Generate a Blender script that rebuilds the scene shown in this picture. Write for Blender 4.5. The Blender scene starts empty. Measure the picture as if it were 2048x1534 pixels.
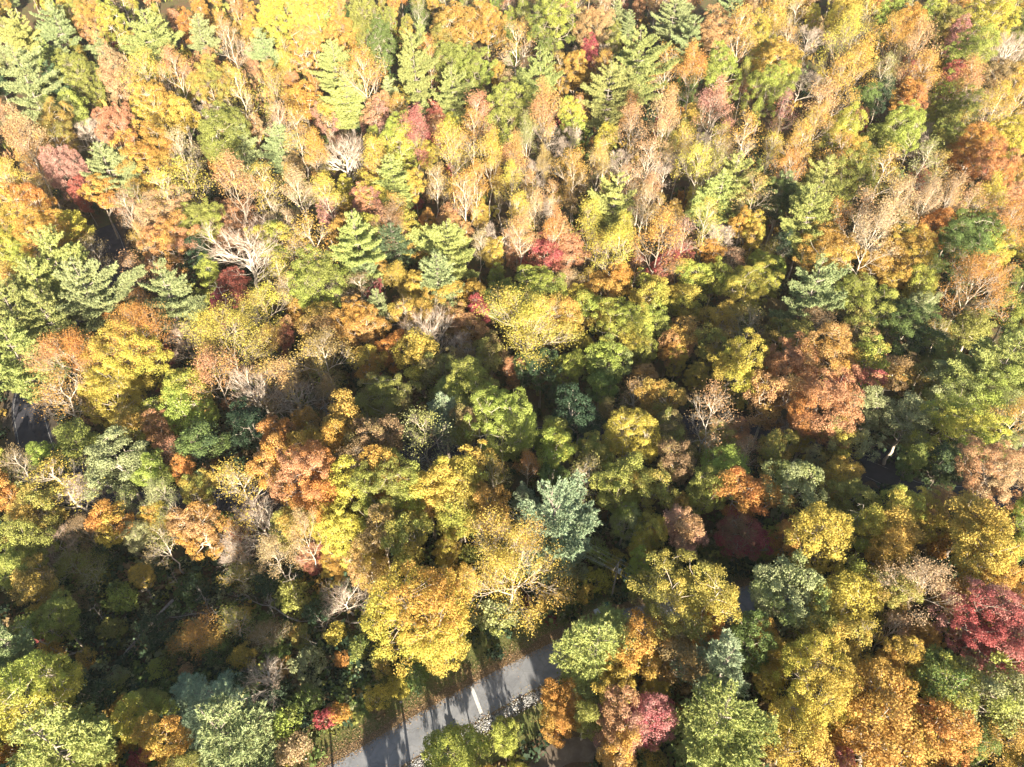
import bpy, math, random
import numpy as np
from mathutils import Vector, Matrix

# ------------------------------------------------------------------ camera, sky, sun, exposure
scene = bpy.context.scene
COL = scene.collection
CAM_H = 110.0
PITCH = math.radians(44.6)
FPX = 1400.0            # focal length in pixels of the 2048 px wide photograph
cam_d = bpy.data.cameras.new("camera")
cam_d.sensor_width = 36.0
cam_d.lens = FPX / 2048.0 * 36.0
cam_d.clip_end = 3000.0
cam = bpy.data.objects.new("camera", cam_d)
cam.location = (0, 0, CAM_H)
cam.rotation_euler = (math.pi / 2 - PITCH, 0, 0)
COL.objects.link(cam)
scene.camera = cam

SUN_EL = math.radians(17.0)
SUN_AZ_LEFT = math.radians(15.0)      # the light travels this far to the left of +Y
world = bpy.data.worlds.new("World")
scene.world = world
world.use_nodes = True
wn = world.node_tree
bg = wn.nodes["Background"]
sky = wn.nodes.new("ShaderNodeTexSky")
sky.sky_type = 'NISHITA'
sky.sun_disc = False
sky.sun_elevation = SUN_EL
sky.sun_rotation = math.pi - SUN_AZ_LEFT
wn.links.new(sky.outputs[0], bg.inputs[0])
bg.inputs[1].default_value = 0.06
sd = bpy.data.lights.new("sun", 'SUN')
sd.energy = 5.0
sd.angle = math.radians(0.5)
sd.color = (1.0, 0.90, 0.745)
sun = bpy.data.objects.new("sun", sd)
travel = Vector((-math.sin(SUN_AZ_LEFT) * math.cos(SUN_EL), math.cos(SUN_AZ_LEFT) * math.cos(SUN_EL), -math.sin(SUN_EL)))
sun.rotation_euler = travel.to_track_quat('-Z', 'Y').to_euler()
sun.location = (60, -200, 200)
COL.objects.link(sun)
vs = scene.view_settings
vs.view_transform = 'Standard'
vs.look = 'None'
vs.gamma = 1.0
vs.exposure = 2.05
try:
    vs.use_curve_mapping = False
except Exception:
    pass
scene.cycles.use_denoising = True
scene.cycles.max_bounces = 5
scene.cycles.diffuse_bounces = 3
scene.cycles.transmission_bounces = 3
scene.cycles.sample_clamp_indirect = 4.0

# ------------------------------------------------------------------ helpers
def tag(o, label=None, category=None, group=None, kind=None):
    if label: o["label"] = label
    if category: o["category"] = category
    if group: o["group"] = group
    if kind: o["kind"] = kind
    return o

def build_mesh(name, verts, polys, attrs=None, smooth=False):
    """verts (n,3); polys: list of int arrays (k,m) with m corners; attrs: {name: (domain FACE) float array or (n,3) colour}"""
    me = bpy.data.meshes.new(name)
    verts = np.asarray(verts, dtype=np.float32)
    polys = [np.asarray(p, dtype=np.int32) for p in polys if len(p)]
    me.vertices.add(len(verts))
    me.vertices.foreach_set("co", verts.ravel())
    loops = np.concatenate([p.ravel() for p in polys])
    sizes = np.concatenate([np.full(len(p), p.shape[1], dtype=np.int32) for p in polys])
    starts = np.concatenate([[0], np.cumsum(sizes)[:-1]]).astype(np.int32)
    me.loops.add(len(loops))
    me.loops.foreach_set("vertex_index", loops)
    me.polygons.add(len(sizes))
    me.polygons.foreach_set("loop_start", starts)
    me.polygons.foreach_set("loop_total", sizes)
    if smooth:
        me.polygons.foreach_set("use_smooth", np.ones(len(sizes), dtype=bool))
    for k, a in (attrs or {}).items():
        a = np.asarray(a, dtype=np.float32)
        if a.ndim == 1:
            at = me.attributes.new(k, 'FLOAT', 'FACE')
            at.data.foreach_set("value", a)
        else:
            at = me.attributes.new(k, 'FLOAT_COLOR', 'FACE')
            rgba = np.ones((len(a), 4), dtype=np.float32); rgba[:, :3] = a
            at.data.foreach_set("color", rgba.ravel())
    me.update(calc_edges=True)
    return me

def unit(v):
    return v / np.maximum(np.linalg.norm(v, axis=-1, keepdims=True), 1e-9)

def frames(d):
    ref = np.where(np.abs(d[:, 2:3]) > 0.9, np.array([[1.0, 0, 0]]), np.array([[0, 0, 1.0]]))
    u = unit(np.cross(ref, d))
    return u, np.cross(d, u)

def tubes(segs, sides=5):
    """segs (n,8): p0, p1, r0, r1 -> verts, quads"""
    segs = np.asarray(segs, dtype=np.float64)
    n = len(segs)
    p0, p1, r0, r1 = segs[:, :3], segs[:, 3:6], segs[:, 6:7], segs[:, 7:8]
    u, v = frames(unit(p1 - p0))
    V = []
    for k in range(sides):
        a = 2 * math.pi * k / sides
        w = u * math.cos(a) + v * math.sin(a)
        V.append(p0 + w * r0); V.append(p1 + w * r1)
    V = np.stack(V, axis=1).reshape(-1, 3)             # per seg: 2*sides verts
    base = (np.arange(n) * 2 * sides)[:, None]
    Q = []
    for k in range(sides):
        a, b = 2 * k, 2 * ((k + 1) % sides)
        Q.append(base + np.array([[a, b, b + 1, a + 1]]))
    return V, np.concatenate(Q)

def blades(pos, direc, length, width, rng):
    """thin triangles from pos along direc"""
    n = len(pos)
    s = unit(np.cross(direc, unit(rng.normal(size=(n, 3)))))
    w = np.asarray(width).reshape(-1, 1) * 0.5
    V = np.stack([pos - s * w, pos + s * w, pos + direc * np.asarray(length).reshape(-1, 1)], axis=1).reshape(-1, 3)
    return V, np.arange(3 * n).reshape(n, 3)

def leaf_quads(pos, nrm, size, rng):
    """bent kite-shaped leaf sprays"""
    n = len(pos)
    t = unit(np.cross(nrm, rng.normal(size=(n, 3))))
    b = np.cross(nrm, t)
    s = np.asarray(size).reshape(-1, 1)
    asp = rng.uniform(0.55, 1.0, (n, 1))
    fold = rng.uniform(-0.35, 0.35, (n, 1))
    k = rng.uniform(-0.25, 0.25, (n, 1))
    v0 = pos - t * s * 0.5
    v1 = pos + b * s * 0.5 * asp + t * s * k + nrm * s * fold
    v2 = pos + t * s * 0.5
    v3 = pos - b * s * 0.5 * asp + t * s * k * 0.5 + nrm * s * fold
    V = np.stack([v0, v1, v2, v3], axis=1).reshape(-1, 3)
    return V, np.arange(4 * n).reshape(n, 4)

def lobed(rng, n=7, amp=0.22):
    """a lobed radius function of direction"""
    ax = unit(rng.normal(size=(n, 3))); fr = rng.uniform(1.5, 4.5, n); ph = rng.uniform(0, 6.28, n)
    def f(d):
        return 1 + amp * np.sin((d @ ax.T) * fr + ph).sum(axis=1) / math.sqrt(n)
    return f

# ------------------------------------------------------------------ terrain
def sstep(t):
    t = np.clip(t, 0, 1); return t * t * (3 - 2 * t)

def terrain(x, y):
    x = np.asarray(x, dtype=float); y = np.asarray(y, dtype=float)
    z = 36 * sstep((y - 120) / 260) + 10 * np.clip((y - 250) / 300, 0, 3)
    z = z + 3.0 * sstep((x - 60) / 120) * sstep((y - 60) / 60)
    ditch = np.exp(-(((x + 58) / 26) ** 2 + ((y - 62) / 22) ** 2))
    z = z - 3.0 * ditch
    z = z - 4.5 * np.exp(-((y - 112 - 0.06 * x) / 27) ** 2) * sstep((y - 70) / 30)
    z = z + 11.0 * np.exp(-(((x - 85) / 55) ** 2 + ((y - 52) / 30) ** 2))
    z = z + 0.5 * np.sin(x * 0.045 + 1) * np.sin(y * 0.05) * sstep((np.abs(y - 90)) / 60)
    return z

CP, SP = math.cos(PITCH), math.sin(PITCH)
def ray(px, py):
    a = (px - 1024.0) / FPX; b = (767.0 - py) / FPX
    return np.array([a, CP + b * SP, -SP + b * CP])

def place(px, py, h=0.0):
    """the world point seen at pixel (px,py) of the photo that lies h metres above the terrain"""
    d = ray(px, py)
    t = CAM_H * 0.5
    lo, hi = 20.0, 1500.0
    for _ in range(40):
        m = (lo + hi) / 2
        p = d * m
        if CAM_H + p[2] > float(terrain(p[0], p[1])) + h: lo = m
        else: hi = m
    p = d * lo
    return np.array([p[0], p[1], CAM_H + p[2]]), lo     # point and depth along the optical axis

def project(x, y, z):
    dx, dy, dz = x, y, z - CAM_H
    depth = dy * CP - dz * SP
    up = dy * SP + dz * CP
    return 1024 + FPX * dx / depth, 767 - FPX * up / depth, depth

# ------------------------------------------------------------------ materials
def new_mat(name):
    m = bpy.data.materials.new(name); m.use_nodes = True
    nt = m.node_tree
    for n in list(nt.nodes): nt.nodes.remove(n)
    out = nt.nodes.new("ShaderNodeOutputMaterial")
    return m, nt, out

PAL = {  # leaf colours as they are in daylight
    'y': (0.55, 0.465, 0.09), 'g': (0.55, 0.37, 0.09), 'o': (0.55, 0.28, 0.075), 'r': (0.54, 0.31, 0.155),
    'k': (0.44, 0.115, 0.105), 'p': (0.49, 0.26, 0.21), 'l': (0.385, 0.435, 0.09), 'G': (0.17, 0.23, 0.065),
    'd': (0.06, 0.10, 0.05), 'v': (0.33, 0.335, 0.085), 'w': (0.37, 0.38, 0.18), 'b': (0.29, 0.205, 0.10),
    't': (0.49, 0.37, 0.20),
}
NEXT = {'y': 'gy', 'g': 'yog', 'o': 'gr', 'r': 'gt', 'k': 'kr', 'p': 'rk', 'l': 'yv', 'G': 'lv', 'd': 'dG', 'v': 'lg', 'w': 'vl', 'b': 'vr', 't': 'gr'}
PINE = {'w': (0.37, 0.40, 0.18), 'y': (0.45, 0.455, 0.145), 'd': (0.13, 0.18, 0.085), 'G': (0.36, 0.42, 0.25), 'v': (0.37, 0.38, 0.13)}

def foliage_material(name, ca, cb, trans=0.32, rough=0.6, share=0.5):
    m, nt, out = new_mat(name)
    L = nt.links
    a_mix = nt.nodes.new("ShaderNodeAttribute"); a_mix.attribute_name = "patch"
    a_tone = nt.nodes.new("ShaderNodeAttribute"); a_tone.attribute_name = "tone"
    oi = nt.nodes.new("ShaderNodeObjectInfo")
    mx = nt.nodes.new("ShaderNodeMix"); mx.data_type = 'RGBA'
    ramp = nt.nodes.new("ShaderNodeMapRange"); ramp.inputs[1].default_value = share - 0.22; ramp.inputs[2].default_value = share + 0.22
    L.new(a_mix.outputs["Fac"], ramp.inputs[0])
    L.new(ramp.outputs[0], mx.inputs[0])
    mx.inputs[6].default_value = (*ca, 1); mx.inputs[7].default_value = (*cb, 1)
    hsv = nt.nodes.new("ShaderNodeHueSaturation")
    hm = nt.nodes.new("ShaderNodeMapRange"); hm.inputs[3].default_value = 0.483; hm.inputs[4].default_value = 0.517
    L.new(oi.outputs["Random"], hm.inputs[0]); L.new(hm.outputs[0], hsv.inputs[0])
    vm = nt.nodes.new("ShaderNodeMapRange"); vm.inputs[3].default_value = 0.62; vm.inputs[4].default_value = 1.28
    L.new(a_tone.outputs["Fac"], vm.inputs[0]); L.new(vm.outputs[0], hsv.inputs[2])
    L.new(mx.outputs[2], hsv.inputs[4])
    dif = nt.nodes.new("ShaderNodeBsdfPrincipled")
    dif.inputs["Roughness"].default_value = rough
    dif.inputs["Specular IOR Level"].default_value = 0.25
    tr = nt.nodes.new("ShaderNodeBsdfTranslucent")
    L.new(hsv.outputs[0], dif.inputs["Base Color"]); L.new(hsv.outputs[0], tr.inputs[0])
    ms = nt.nodes.new("ShaderNodeMixShader"); ms.inputs[0].default_value = trans
    L.new(dif.outputs[0], ms.inputs[1]); L.new(tr.outputs[0], ms.inputs[2])
    L.new(ms.outputs[0], out.inputs[0])
    return m

_mats = {}
def leaf_mat(code, pine=False):
    key = ('needles_' if pine else 'leaves_') + code
    if key not in _mats:
        T = PINE if pine else PAL
        c = [T.get(ch, PAL.get(ch)) for ch in code]
        ca = c[0]
        if len(c) > 1: cb = c[1]
        else: cb = tuple(x * f for x, f in zip(ca, (0.82, 0.92, 0.9)))
        _mats[key] = foliage_material(key, ca, cb, trans=0.2 if pine else 0.32, share=0.5 if len(c) == 1 else 0.56)
    return _mats[key]

def tint_material(name, trans=0.25):
    m, nt, out = new_mat(name); L = nt.links
    at = nt.nodes.new("ShaderNodeAttribute"); at.attribute_name = "tint"
    a = nt.nodes.new("ShaderNodeBsdfPrincipled"); a.inputs["Roughness"].default_value = 0.7; a.inputs["Specular IOR Level"].default_value = 0.2
    tr = nt.nodes.new("ShaderNodeBsdfTranslucent")
    ms = nt.nodes.new("ShaderNodeMixShader"); ms.inputs[0].default_value = trans
    L.new(at.outputs["Color"], a.inputs["Base Color"]); L.new(at.outputs["Color"], tr.inputs[0])
    L.new(a.outputs[0], ms.inputs[1]); L.new(tr.outputs[0], ms.inputs[2]); L.new(ms.outputs[0], out.inputs[0])
    return m

def noise_mat(name, stops, scale=4.0, detail=8.0, rough=0.85, bump=0.3, bump_scale=None, coords='Object', distortion=0.4, spec=0.3, rough_noise=0.6, extra=None):
    m, nt, out = new_mat(name); L = nt.links
    tc = nt.nodes.new("ShaderNodeTexCoord")
    nz = nt.nodes.new("ShaderNodeTexNoise"); nz.inputs["Scale"].default_value = scale; nz.inputs["Detail"].default_value = detail
    nz.inputs["Roughness"].default_value = rough_noise
    nz.inputs["Distortion"].default_value = distortion
    L.new(tc.outputs[coords], nz.inputs["Vector"])
    cr = nt.nodes.new("ShaderNodeValToRGB")
    el = cr.color_ramp.elements
    el[0].position, el[0].color = stops[0][0], (*stops[0][1], 1)
    el[1].position, el[1].color = stops[-1][0], (*stops[-1][1], 1)
    for p, c in stops[1:-1]:
        e = el.new(p); e.color = (*c, 1)
    L.new(nz.outputs["Fac"], cr.inputs[0])
    b = nt.nodes.new("ShaderNodeBsdfPrincipled"); b.inputs["Roughness"].default_value = rough; b.inputs["Specular IOR Level"].default_value = spec
    col = cr.outputs[0]
    if extra:   # (scale, threshold, colour, mix) : a second, sparser speckle
        n2 = nt.nodes.new("ShaderNodeTexNoise"); n2.inputs["Scale"].default_value = extra[0]; n2.inputs["Detail"].default_value = 3
        L.new(tc.outputs[coords], n2.inputs["Vector"])
        mr = nt.nodes.new("ShaderNodeMapRange"); mr.inputs[1].default_value = extra[1]; mr.inputs[2].default_value = extra[1] + 0.06
        mr.inputs[4].default_value = extra[3]
        L.new(n2.outputs["Fac"], mr.inputs[0])
        mx = nt.nodes.new("ShaderNodeMix"); mx.data_type = 'RGBA'
        L.new(mr.outputs[0], mx.inputs[0]); L.new(col, mx.inputs[6]); mx.inputs[7].default_value = (*extra[2], 1)
        col = mx.outputs[2]
    L.new(col, b.inputs["Base Color"])
    if bump:
        bp = nt.nodes.new("ShaderNodeBump"); bp.inputs["Strength"].default_value = bump; bp.inputs["Distance"].default_value = 0.05
        n3 = nt.nodes.new("ShaderNodeTexNoise"); n3.inputs["Scale"].default_value = bump_scale or scale * 3; n3.inputs["Detail"].default_value = 4
        L.new(tc.outputs[coords], n3.inputs["Vector"]); L.new(n3.outputs["Fac"], bp.inputs["Height"]); L.new(bp.outputs[0], b.inputs["Normal"])
    L.new(b.outputs[0], out.inputs[0])
    return m

BARK = noise_mat("bark_grey_brown", [(0.3, (0.16, 0.125, 0.095)), (0.6, (0.36, 0.30, 0.23))], scale=3.0, bump=0.5)
BARK_PALE = noise_mat("bark_pale", [(0.3, (0.30, 0.24, 0.175)), (0.62, (0.60, 0.52, 0.42))], scale=2.0, bump=0.4)
BARK_PINE = noise_mat("bark_pine", [(0.3, (0.13, 0.10, 0.08)), (0.6, (0.33, 0.28, 0.23))], scale=3.0, bump=0.5)
IVORY = noise_mat("bark_ivory", [(0.3, (0.40, 0.34, 0.26)), (0.62, (0.66, 0.58, 0.48))], scale=1.5, bump=0.3)
TWIG = noise_mat("twigs_tan", [(0.3, (0.24, 0.16, 0.11)), (0.65, (0.42, 0.31, 0.23))], scale=1.0, bump=0)
TWIG_PALE = noise_mat("twigs_pale", [(0.3, (0.34, 0.255, 0.19)), (0.65, (0.55, 0.45, 0.36))], scale=1.0, bump=0)
WOOD_DEAD = noise_mat("weathered_dead_wood", [(0.3, (0.17, 0.14, 0.11)), (0.65, (0.42, 0.37, 0.31))], scale=3.0, bump=0.4)
# ------------------------------------------------------------------ ground
def grid_sheet(name, xs, ys, mat):
    X, Y = np.meshgrid(xs, ys)
    Z = terrain(X, Y) + 0.12 * np.sin(X * 0.9) * np.sin(Y * 1.1 + X * 0.3) * 0
    V = np.stack([X.ravel(), Y.ravel(), Z.ravel()], axis=1)
    nx, ny = len(xs), len(ys)
    i = np.arange(nx - 1)[None, :] + np.arange(ny - 1)[:, None] * nx
    Q = np.stack([i, i + 1, i + nx + 1, i + nx], axis=-1).reshape(-1, 4)
    me = build_mesh(name, V, [Q], smooth=True); me.materials.append(mat)
    o = bpy.data.objects.new(name, me); COL.objects.link(o)
    return o

FLOOR = noise_mat("forest_floor_litter", [(0.25, (0.055, 0.04, 0.025)), (0.45, (0.10, 0.065, 0.035)), (0.6, (0.07, 0.08, 0.03)), (0.75, (0.16, 0.09, 0.04))],
                  scale=0.25, detail=12, bump=0.8, bump_scale=6, rough_noise=0.72, extra=(5.0, 0.60, (0.30, 0.15, 0.05), 0.6))
xs = np.concatenate([np.linspace(-1500, -220, 14), np.linspace(-200, 200, 134), np.linspace(220, 1500, 14)])
ys = np.concatenate([np.linspace(-400, -20, 12), np.linspace(0, 330, 111), np.linspace(345, 2000, 30)])
tag(grid_sheet("ground", xs, ys, FLOOR), "forest floor of fallen leaves and dark soil", kind="structure")

def spline(pts, n=12):
    """Catmull-Rom through the points"""
    P = np.array(pts, float)
    P = np.vstack([2 * P[0] - P[1], P, 2 * P[-1] - P[-2]])
    out = []
    for i in range(1, len(P) - 2):
        for t in np.linspace(0, 1, n, endpoint=False):
            a, b, c, d = P[i - 1], P[i], P[i + 1], P[i + 2]
            out.append(0.5 * (2 * b + (c - a) * t + (2 * a - 5 * b + 4 * c - d) * t * t + (3 * b - a - 3 * c + d) * t ** 3))
    out.append(P[-2]); return np.array(out)

def resample(P, step):
    d = np.concatenate([[0], np.cumsum(np.linalg.norm(np.diff(P, axis=0), axis=1))])
    s = np.arange(0, d[-1], step)
    return np.stack([np.interp(s, d, P[:, k]) for k in range(P.shape[1])], axis=1)

def side_dirs(P):
    T = np.gradient(P, axis=0); T /= np.linalg.norm(T, axis=1, keepdims=True)
    return np.stack([-T[:, 1], T[:, 0]], axis=1)

def strip(name, P, offs, lift, mat, taper=None, crown=0.0, attrs=None):
    """a ribbon along P with cross-section offsets offs (metres to the left of travel)"""
    N = side_dirs(P); m = len(offs)
    V = []
    for j, o in enumerate(offs):
        oo = o if np.ndim(o) == 0 else np.asarray(o)[:, None]
        Q = P + N * oo
        V.append(np.stack([Q[:, 0], Q[:, 1], terrain(Q[:, 0], Q[:, 1]) + lift], axis=1))
    V = np.stack(V, axis=1).reshape(-1, 3)
    i = np.arange(len(P) - 1)[:, None] * m + np.arange(m - 1)[None, :]
    Q = np.stack([i + 1, i, i + m, i + m + 1], axis=-1).reshape(-1, 4)
    me = build_mesh(name, V, [Q], smooth=True); me.materials.append(mat)
    o = bpy.data.objects.new(name, me); COL.objects.link(o); return o

def world_line(px, h=0.0, n=12, step=1.2):
    P = np.array([place(x, y, h)[0][:2] for x, y in px])
    return resample(spline(P, n), step)

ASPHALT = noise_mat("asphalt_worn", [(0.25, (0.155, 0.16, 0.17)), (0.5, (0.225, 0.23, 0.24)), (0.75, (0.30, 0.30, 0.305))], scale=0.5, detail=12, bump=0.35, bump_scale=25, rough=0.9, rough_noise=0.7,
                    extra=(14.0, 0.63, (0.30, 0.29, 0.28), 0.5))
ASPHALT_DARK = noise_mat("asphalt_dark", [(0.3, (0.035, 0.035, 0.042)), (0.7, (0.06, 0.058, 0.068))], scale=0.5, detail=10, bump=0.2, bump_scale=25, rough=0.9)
PAINT = noise_mat("road_paint_white", [(0.3, (0.46, 0.45, 0.42)), (0.6, (0.70, 0.69, 0.65))], scale=3.0, bump=0.1, rough=0.7)
PAINT_EDGE = noise_mat("road_edge_line_worn", [(0.35, (0.10, 0.10, 0.10)), (0.6, (0.42, 0.41, 0.39))], scale=2.0, bump=0.1, rough=0.8)
PAINT_OLD = noise_mat("road_paint_yellow_faded", [(0.3, (0.36, 0.24, 0.06)), (0.6, (0.50, 0.34, 0.09))], scale=3.0, bump=0.1, rough=0.7)
VERGE = noise_mat("verge_grass", [(0.25, (0.075, 0.095, 0.03)), (0.5, (0.15, 0.17, 0.05)), (0.72, (0.30, 0.25, 0.10))], scale=0.6, detail=12, bump=0.9, bump_scale=9, rough_noise=0.7,
                  extra=(4.5, 0.60, (0.30, 0.19, 0.09), 0.7))
LITTER = noise_mat("leaf_litter_edge", [(0.3, (0.12, 0.08, 0.045)), (0.52, (0.20, 0.14, 0.08)), (0.72, (0.36, 0.26, 0.15))], scale=3.5, detail=12, bump=0.9, bump_scale=12, rough_noise=0.75)
DIRT = noise_mat("sandy_dirt", [(0.3, (0.09, 0.07, 0.05)), (0.7, (0.23, 0.18, 0.13))], scale=0.6, detail=12, bump=0.5, bump_scale=10)  # dirt tone lowered, so shade over the sandy path is in the colour
EARTH = noise_mat("ditch_soil", [(0.3, (0.05, 0.04, 0.03)), (0.7, (0.12, 0.09, 0.06))], scale=1.5, detail=10, bump=0.8)

def add_cracks(m, scale=0.4, depth=0.28):
    nt = m.node_tree; L = nt.links
    b = next(n for n in nt.nodes if n.type == 'BSDF_PRINCIPLED')
    src = b.inputs["Base Color"].links[0].from_socket
    tc = nt.nodes.new("ShaderNodeTexCoord"); nz = nt.nodes.new("ShaderNodeTexNoise"); nz.inputs["Scale"].default_value = 1.2; nz.inputs["Detail"].default_value = 5
    L.new(tc.outputs["Object"], nz.inputs["Vector"])
    ad = nt.nodes.new("ShaderNodeVectorMath"); ad.operation = 'MULTIPLY_ADD'
    L.new(nz.outputs["Color"], ad.inputs[0]); ad.inputs[1].default_value = (1.4, 1.4, 0); L.new(tc.outputs["Object"], ad.inputs[2])
    vo = nt.nodes.new("ShaderNodeTexVoronoi"); vo.feature = 'DISTANCE_TO_EDGE'; vo.inputs["Scale"].default_value = scale
    L.new(ad.outputs[0], vo.inputs["Vector"])
    mr = nt.nodes.new("ShaderNodeMapRange"); mr.inputs[1].default_value = 0.0; mr.inputs[2].default_value = 0.035; mr.inputs[3].default_value = depth; mr.inputs[4].default_value = 0.0
    L.new(vo.outputs["Distance"], mr.inputs[0])
    mx = nt.nodes.new("ShaderNodeMix"); mx.data_type = 'RGBA'; mx.inputs[7].default_value = (0.07, 0.07, 0.07, 1)
    L.new(mr.outputs[0], mx.inputs[0]); L.new(src, mx.inputs[6]); L.new(mx.outputs[2], b.inputs["Base Color"])
add_cracks(ASPHALT)
# the driveway, its verges, leaf edge and stone-lined ditch
DRIVE_PX = [(430, 1700), (590, 1612), (733, 1531), (845, 1463), (954, 1401), (1012, 1369), (1100, 1324), (1175, 1286), (1245, 1252), (1350, 1229), (1465, 1210), (1590, 1180)]
DR = world_line(DRIVE_PX, step=1.0)
n_dr = len(DR)
wl = 2.7 + 0.35 * np.sin(np.linspace(0, 9, n_dr)) * 0.15
rng_g = np.random.default_rng(5)
jag = lambda n, a: np.convolve(rng_g.normal(size=n + 8), np.ones(3) / 3, 'same')[4:4 + n] * a
strip("grass_verge", DR, [12.0, 9.0, 6.0, 3.0, 0, -3.0, -6.0, -9.0], 0.040, VERGE)["kind"] = "structure"
strip("leaf_strewn_edge", DR, [wl + 1.25 + jag(n_dr, 0.35), wl - 0.2, -wl + 0.2, -wl - 0.6 + jag(n_dr, 0.12)], 0.055, LITTER)["kind"] = "structure"
o = strip("driveway", DR, [wl + jag(n_dr, 0.05), 1.2, 0, -1.2, -wl + jag(n_dr, 0.05)], 0.075, ASPHALT)
tag(o, "pale grey asphalt driveway curving up through the trees", kind="structure")
# painted bar across the driveway
pa, _ = place(942, 1372); pb, _ = place(963, 1427)
d = (pb - pa)[:2]; L = np.linalg.norm(d); d /= L; nn = np.array([-d[1], d[0]]) * 0.26
t = np.linspace(0, 1, 9)
bar_rng = np.random.default_rng(2)
V = []
for s in t:
    c = pa[:2] + d * L * s
    for sg in (-1, 1):
        q = c + nn * sg * (1 + bar_rng.normal() * 0.05)
        V.append([q[0], q[1], float(terrain(q[0], q[1])) + 0.082])
me = build_mesh("stop_bar", V, [np.array([[2 * i, 2 * i + 1, 2 * i + 3, 2 * i + 2] for i in range(8)])]); me.materials.append(PAINT)
o = bpy.data.objects.new("stop_bar", me); COL.objects.link(o); tag(o, "white painted bar across half the driveway", kind="structure")

# the public road under the trees
ROAD_PX = [(205, 455), (222, 492), (235, 560), (180, 640), (90, 720), (58, 790), (62, 850), (88, 920), (190, 985), (330, 1015), (530, 985), (690, 945), (850, 903), (1000, 882), (1200, 862), (1420, 850), (1600, 880), (1742, 940), (1850, 985), (1990, 990), (2120, 960)]
RD = world_line(ROAD_PX, step=1.5)
strip("road_shoulder", RD, [5.2, 3.0, 0, -3.0, -5.2], 0.040, EARTH)["kind"] = "structure"
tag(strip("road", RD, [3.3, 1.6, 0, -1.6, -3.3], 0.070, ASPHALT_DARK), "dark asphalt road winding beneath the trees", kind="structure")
for sgn in (-1, 1):
    strip("road_marking", RD, [sgn * 2.85 + 0.05, sgn * 2.85 - 0.05], 0.076, PAINT_EDGE)["kind"] = "structure"
# the widened paved patch near the right-hand gap
pc = [place(x, y)[0] for x, y in [(1700, 905), (1765, 885), (1800, 940), (1790, 1000), (1735, 1020), (1690, 960)]]
ang = np.array(pc)[:, :2]
cen = ang.mean(axis=0)
ring = resample(np.vstack([spline(np.vstack([ang, ang[:1]]), 8)]), 1.0)
V = [[cen[0], cen[1], float(terrain(*cen)) + 0.090]] + [[p[0], p[1], float(terrain(p[0], p[1])) + 0.090] for p in ring]
T = [[0, i + 1, (i + 1) % len(ring) + 1] for i in range(len(ring))]
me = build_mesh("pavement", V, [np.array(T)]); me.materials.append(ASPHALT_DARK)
o = bpy.data.objects.new("pavement", me); COL.objects.link(o); tag(o, "dark paved pull-off in the gap between sage and green trees", kind="structure")
# sandy path at the lower edge
SP_ = world_line([(1060, 1560), (1110, 1512), (1160, 1498), (1230, 1512), (1290, 1580)], step=0.8)
tag(strip("sandy_path", SP_, [1.6, 0.6, -0.6, -1.7], 0.045, DIRT), "curved sandy clearing below the ditch", kind="structure")
# far meadow glimpsed at the top
MEADOW = noise_mat("meadow_grass", [(0.3, (0.20, 0.30, 0.07)), (0.7, (0.34, 0.42, 0.10))], scale=0.2, bump=0.3)
mp = world_line([(600, -30), (640, 10), (655, 40), (660, 70)], step=3)
tag(strip("meadow", mp, [9, 4, 0, -4, -9], 0.08, MEADOW), "bright green meadow glimpsed between far trees", kind="structure")

def dist_to(P, x, y):
    return float(np.min(np.hypot(P[:, 0] - x, P[:, 1] - y)))
# ------------------------------------------------------------------ tree kinds (unit: metres, all about 18 m tall, scaled per tree)
def limb(p0, p1, r0, r1, rng, n=4, sag=0.0, wob=0.06):
    """a wobbling limb from p0 to p1 as n segments"""
    p0 = np.asarray(p0, float); p1 = np.asarray(p1, float)
    L = np.linalg.norm(p1 - p0)
    t = np.linspace(0, 1, n + 1)[:, None]
    pts = p0 + (p1 - p0) * t
    pts[1:-1] += rng.normal(size=(n - 1, 3)) * wob * L
    pts[:, 2:3] += sag * L * (t * (1 - t)) * 4
    r = r0 + (r1 - r0) * np.linspace(0, 1, n + 1) ** 0.8
    return [np.concatenate([pts[i], pts[i + 1], [r[i], r[i + 1]]]) for i in range(n)], pts, r

class Kind:
    pass

def finish(name, wood, leafV, leafQ, attrs, wood_sides=5, twig=None):
    k = Kind()
    V, Q = tubes(np.array(wood), wood_sides)
    k.trunk = build_mesh(name + "_trunk", V, [Q], smooth=True)
    k.trunk.materials.append(BARK)
    if leafV is not None:
        k.crown = build_mesh(name + "_crown", leafV, [leafQ], attrs)
        k.crown.materials.append(leaf_mat('g'))
    return k

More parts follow.
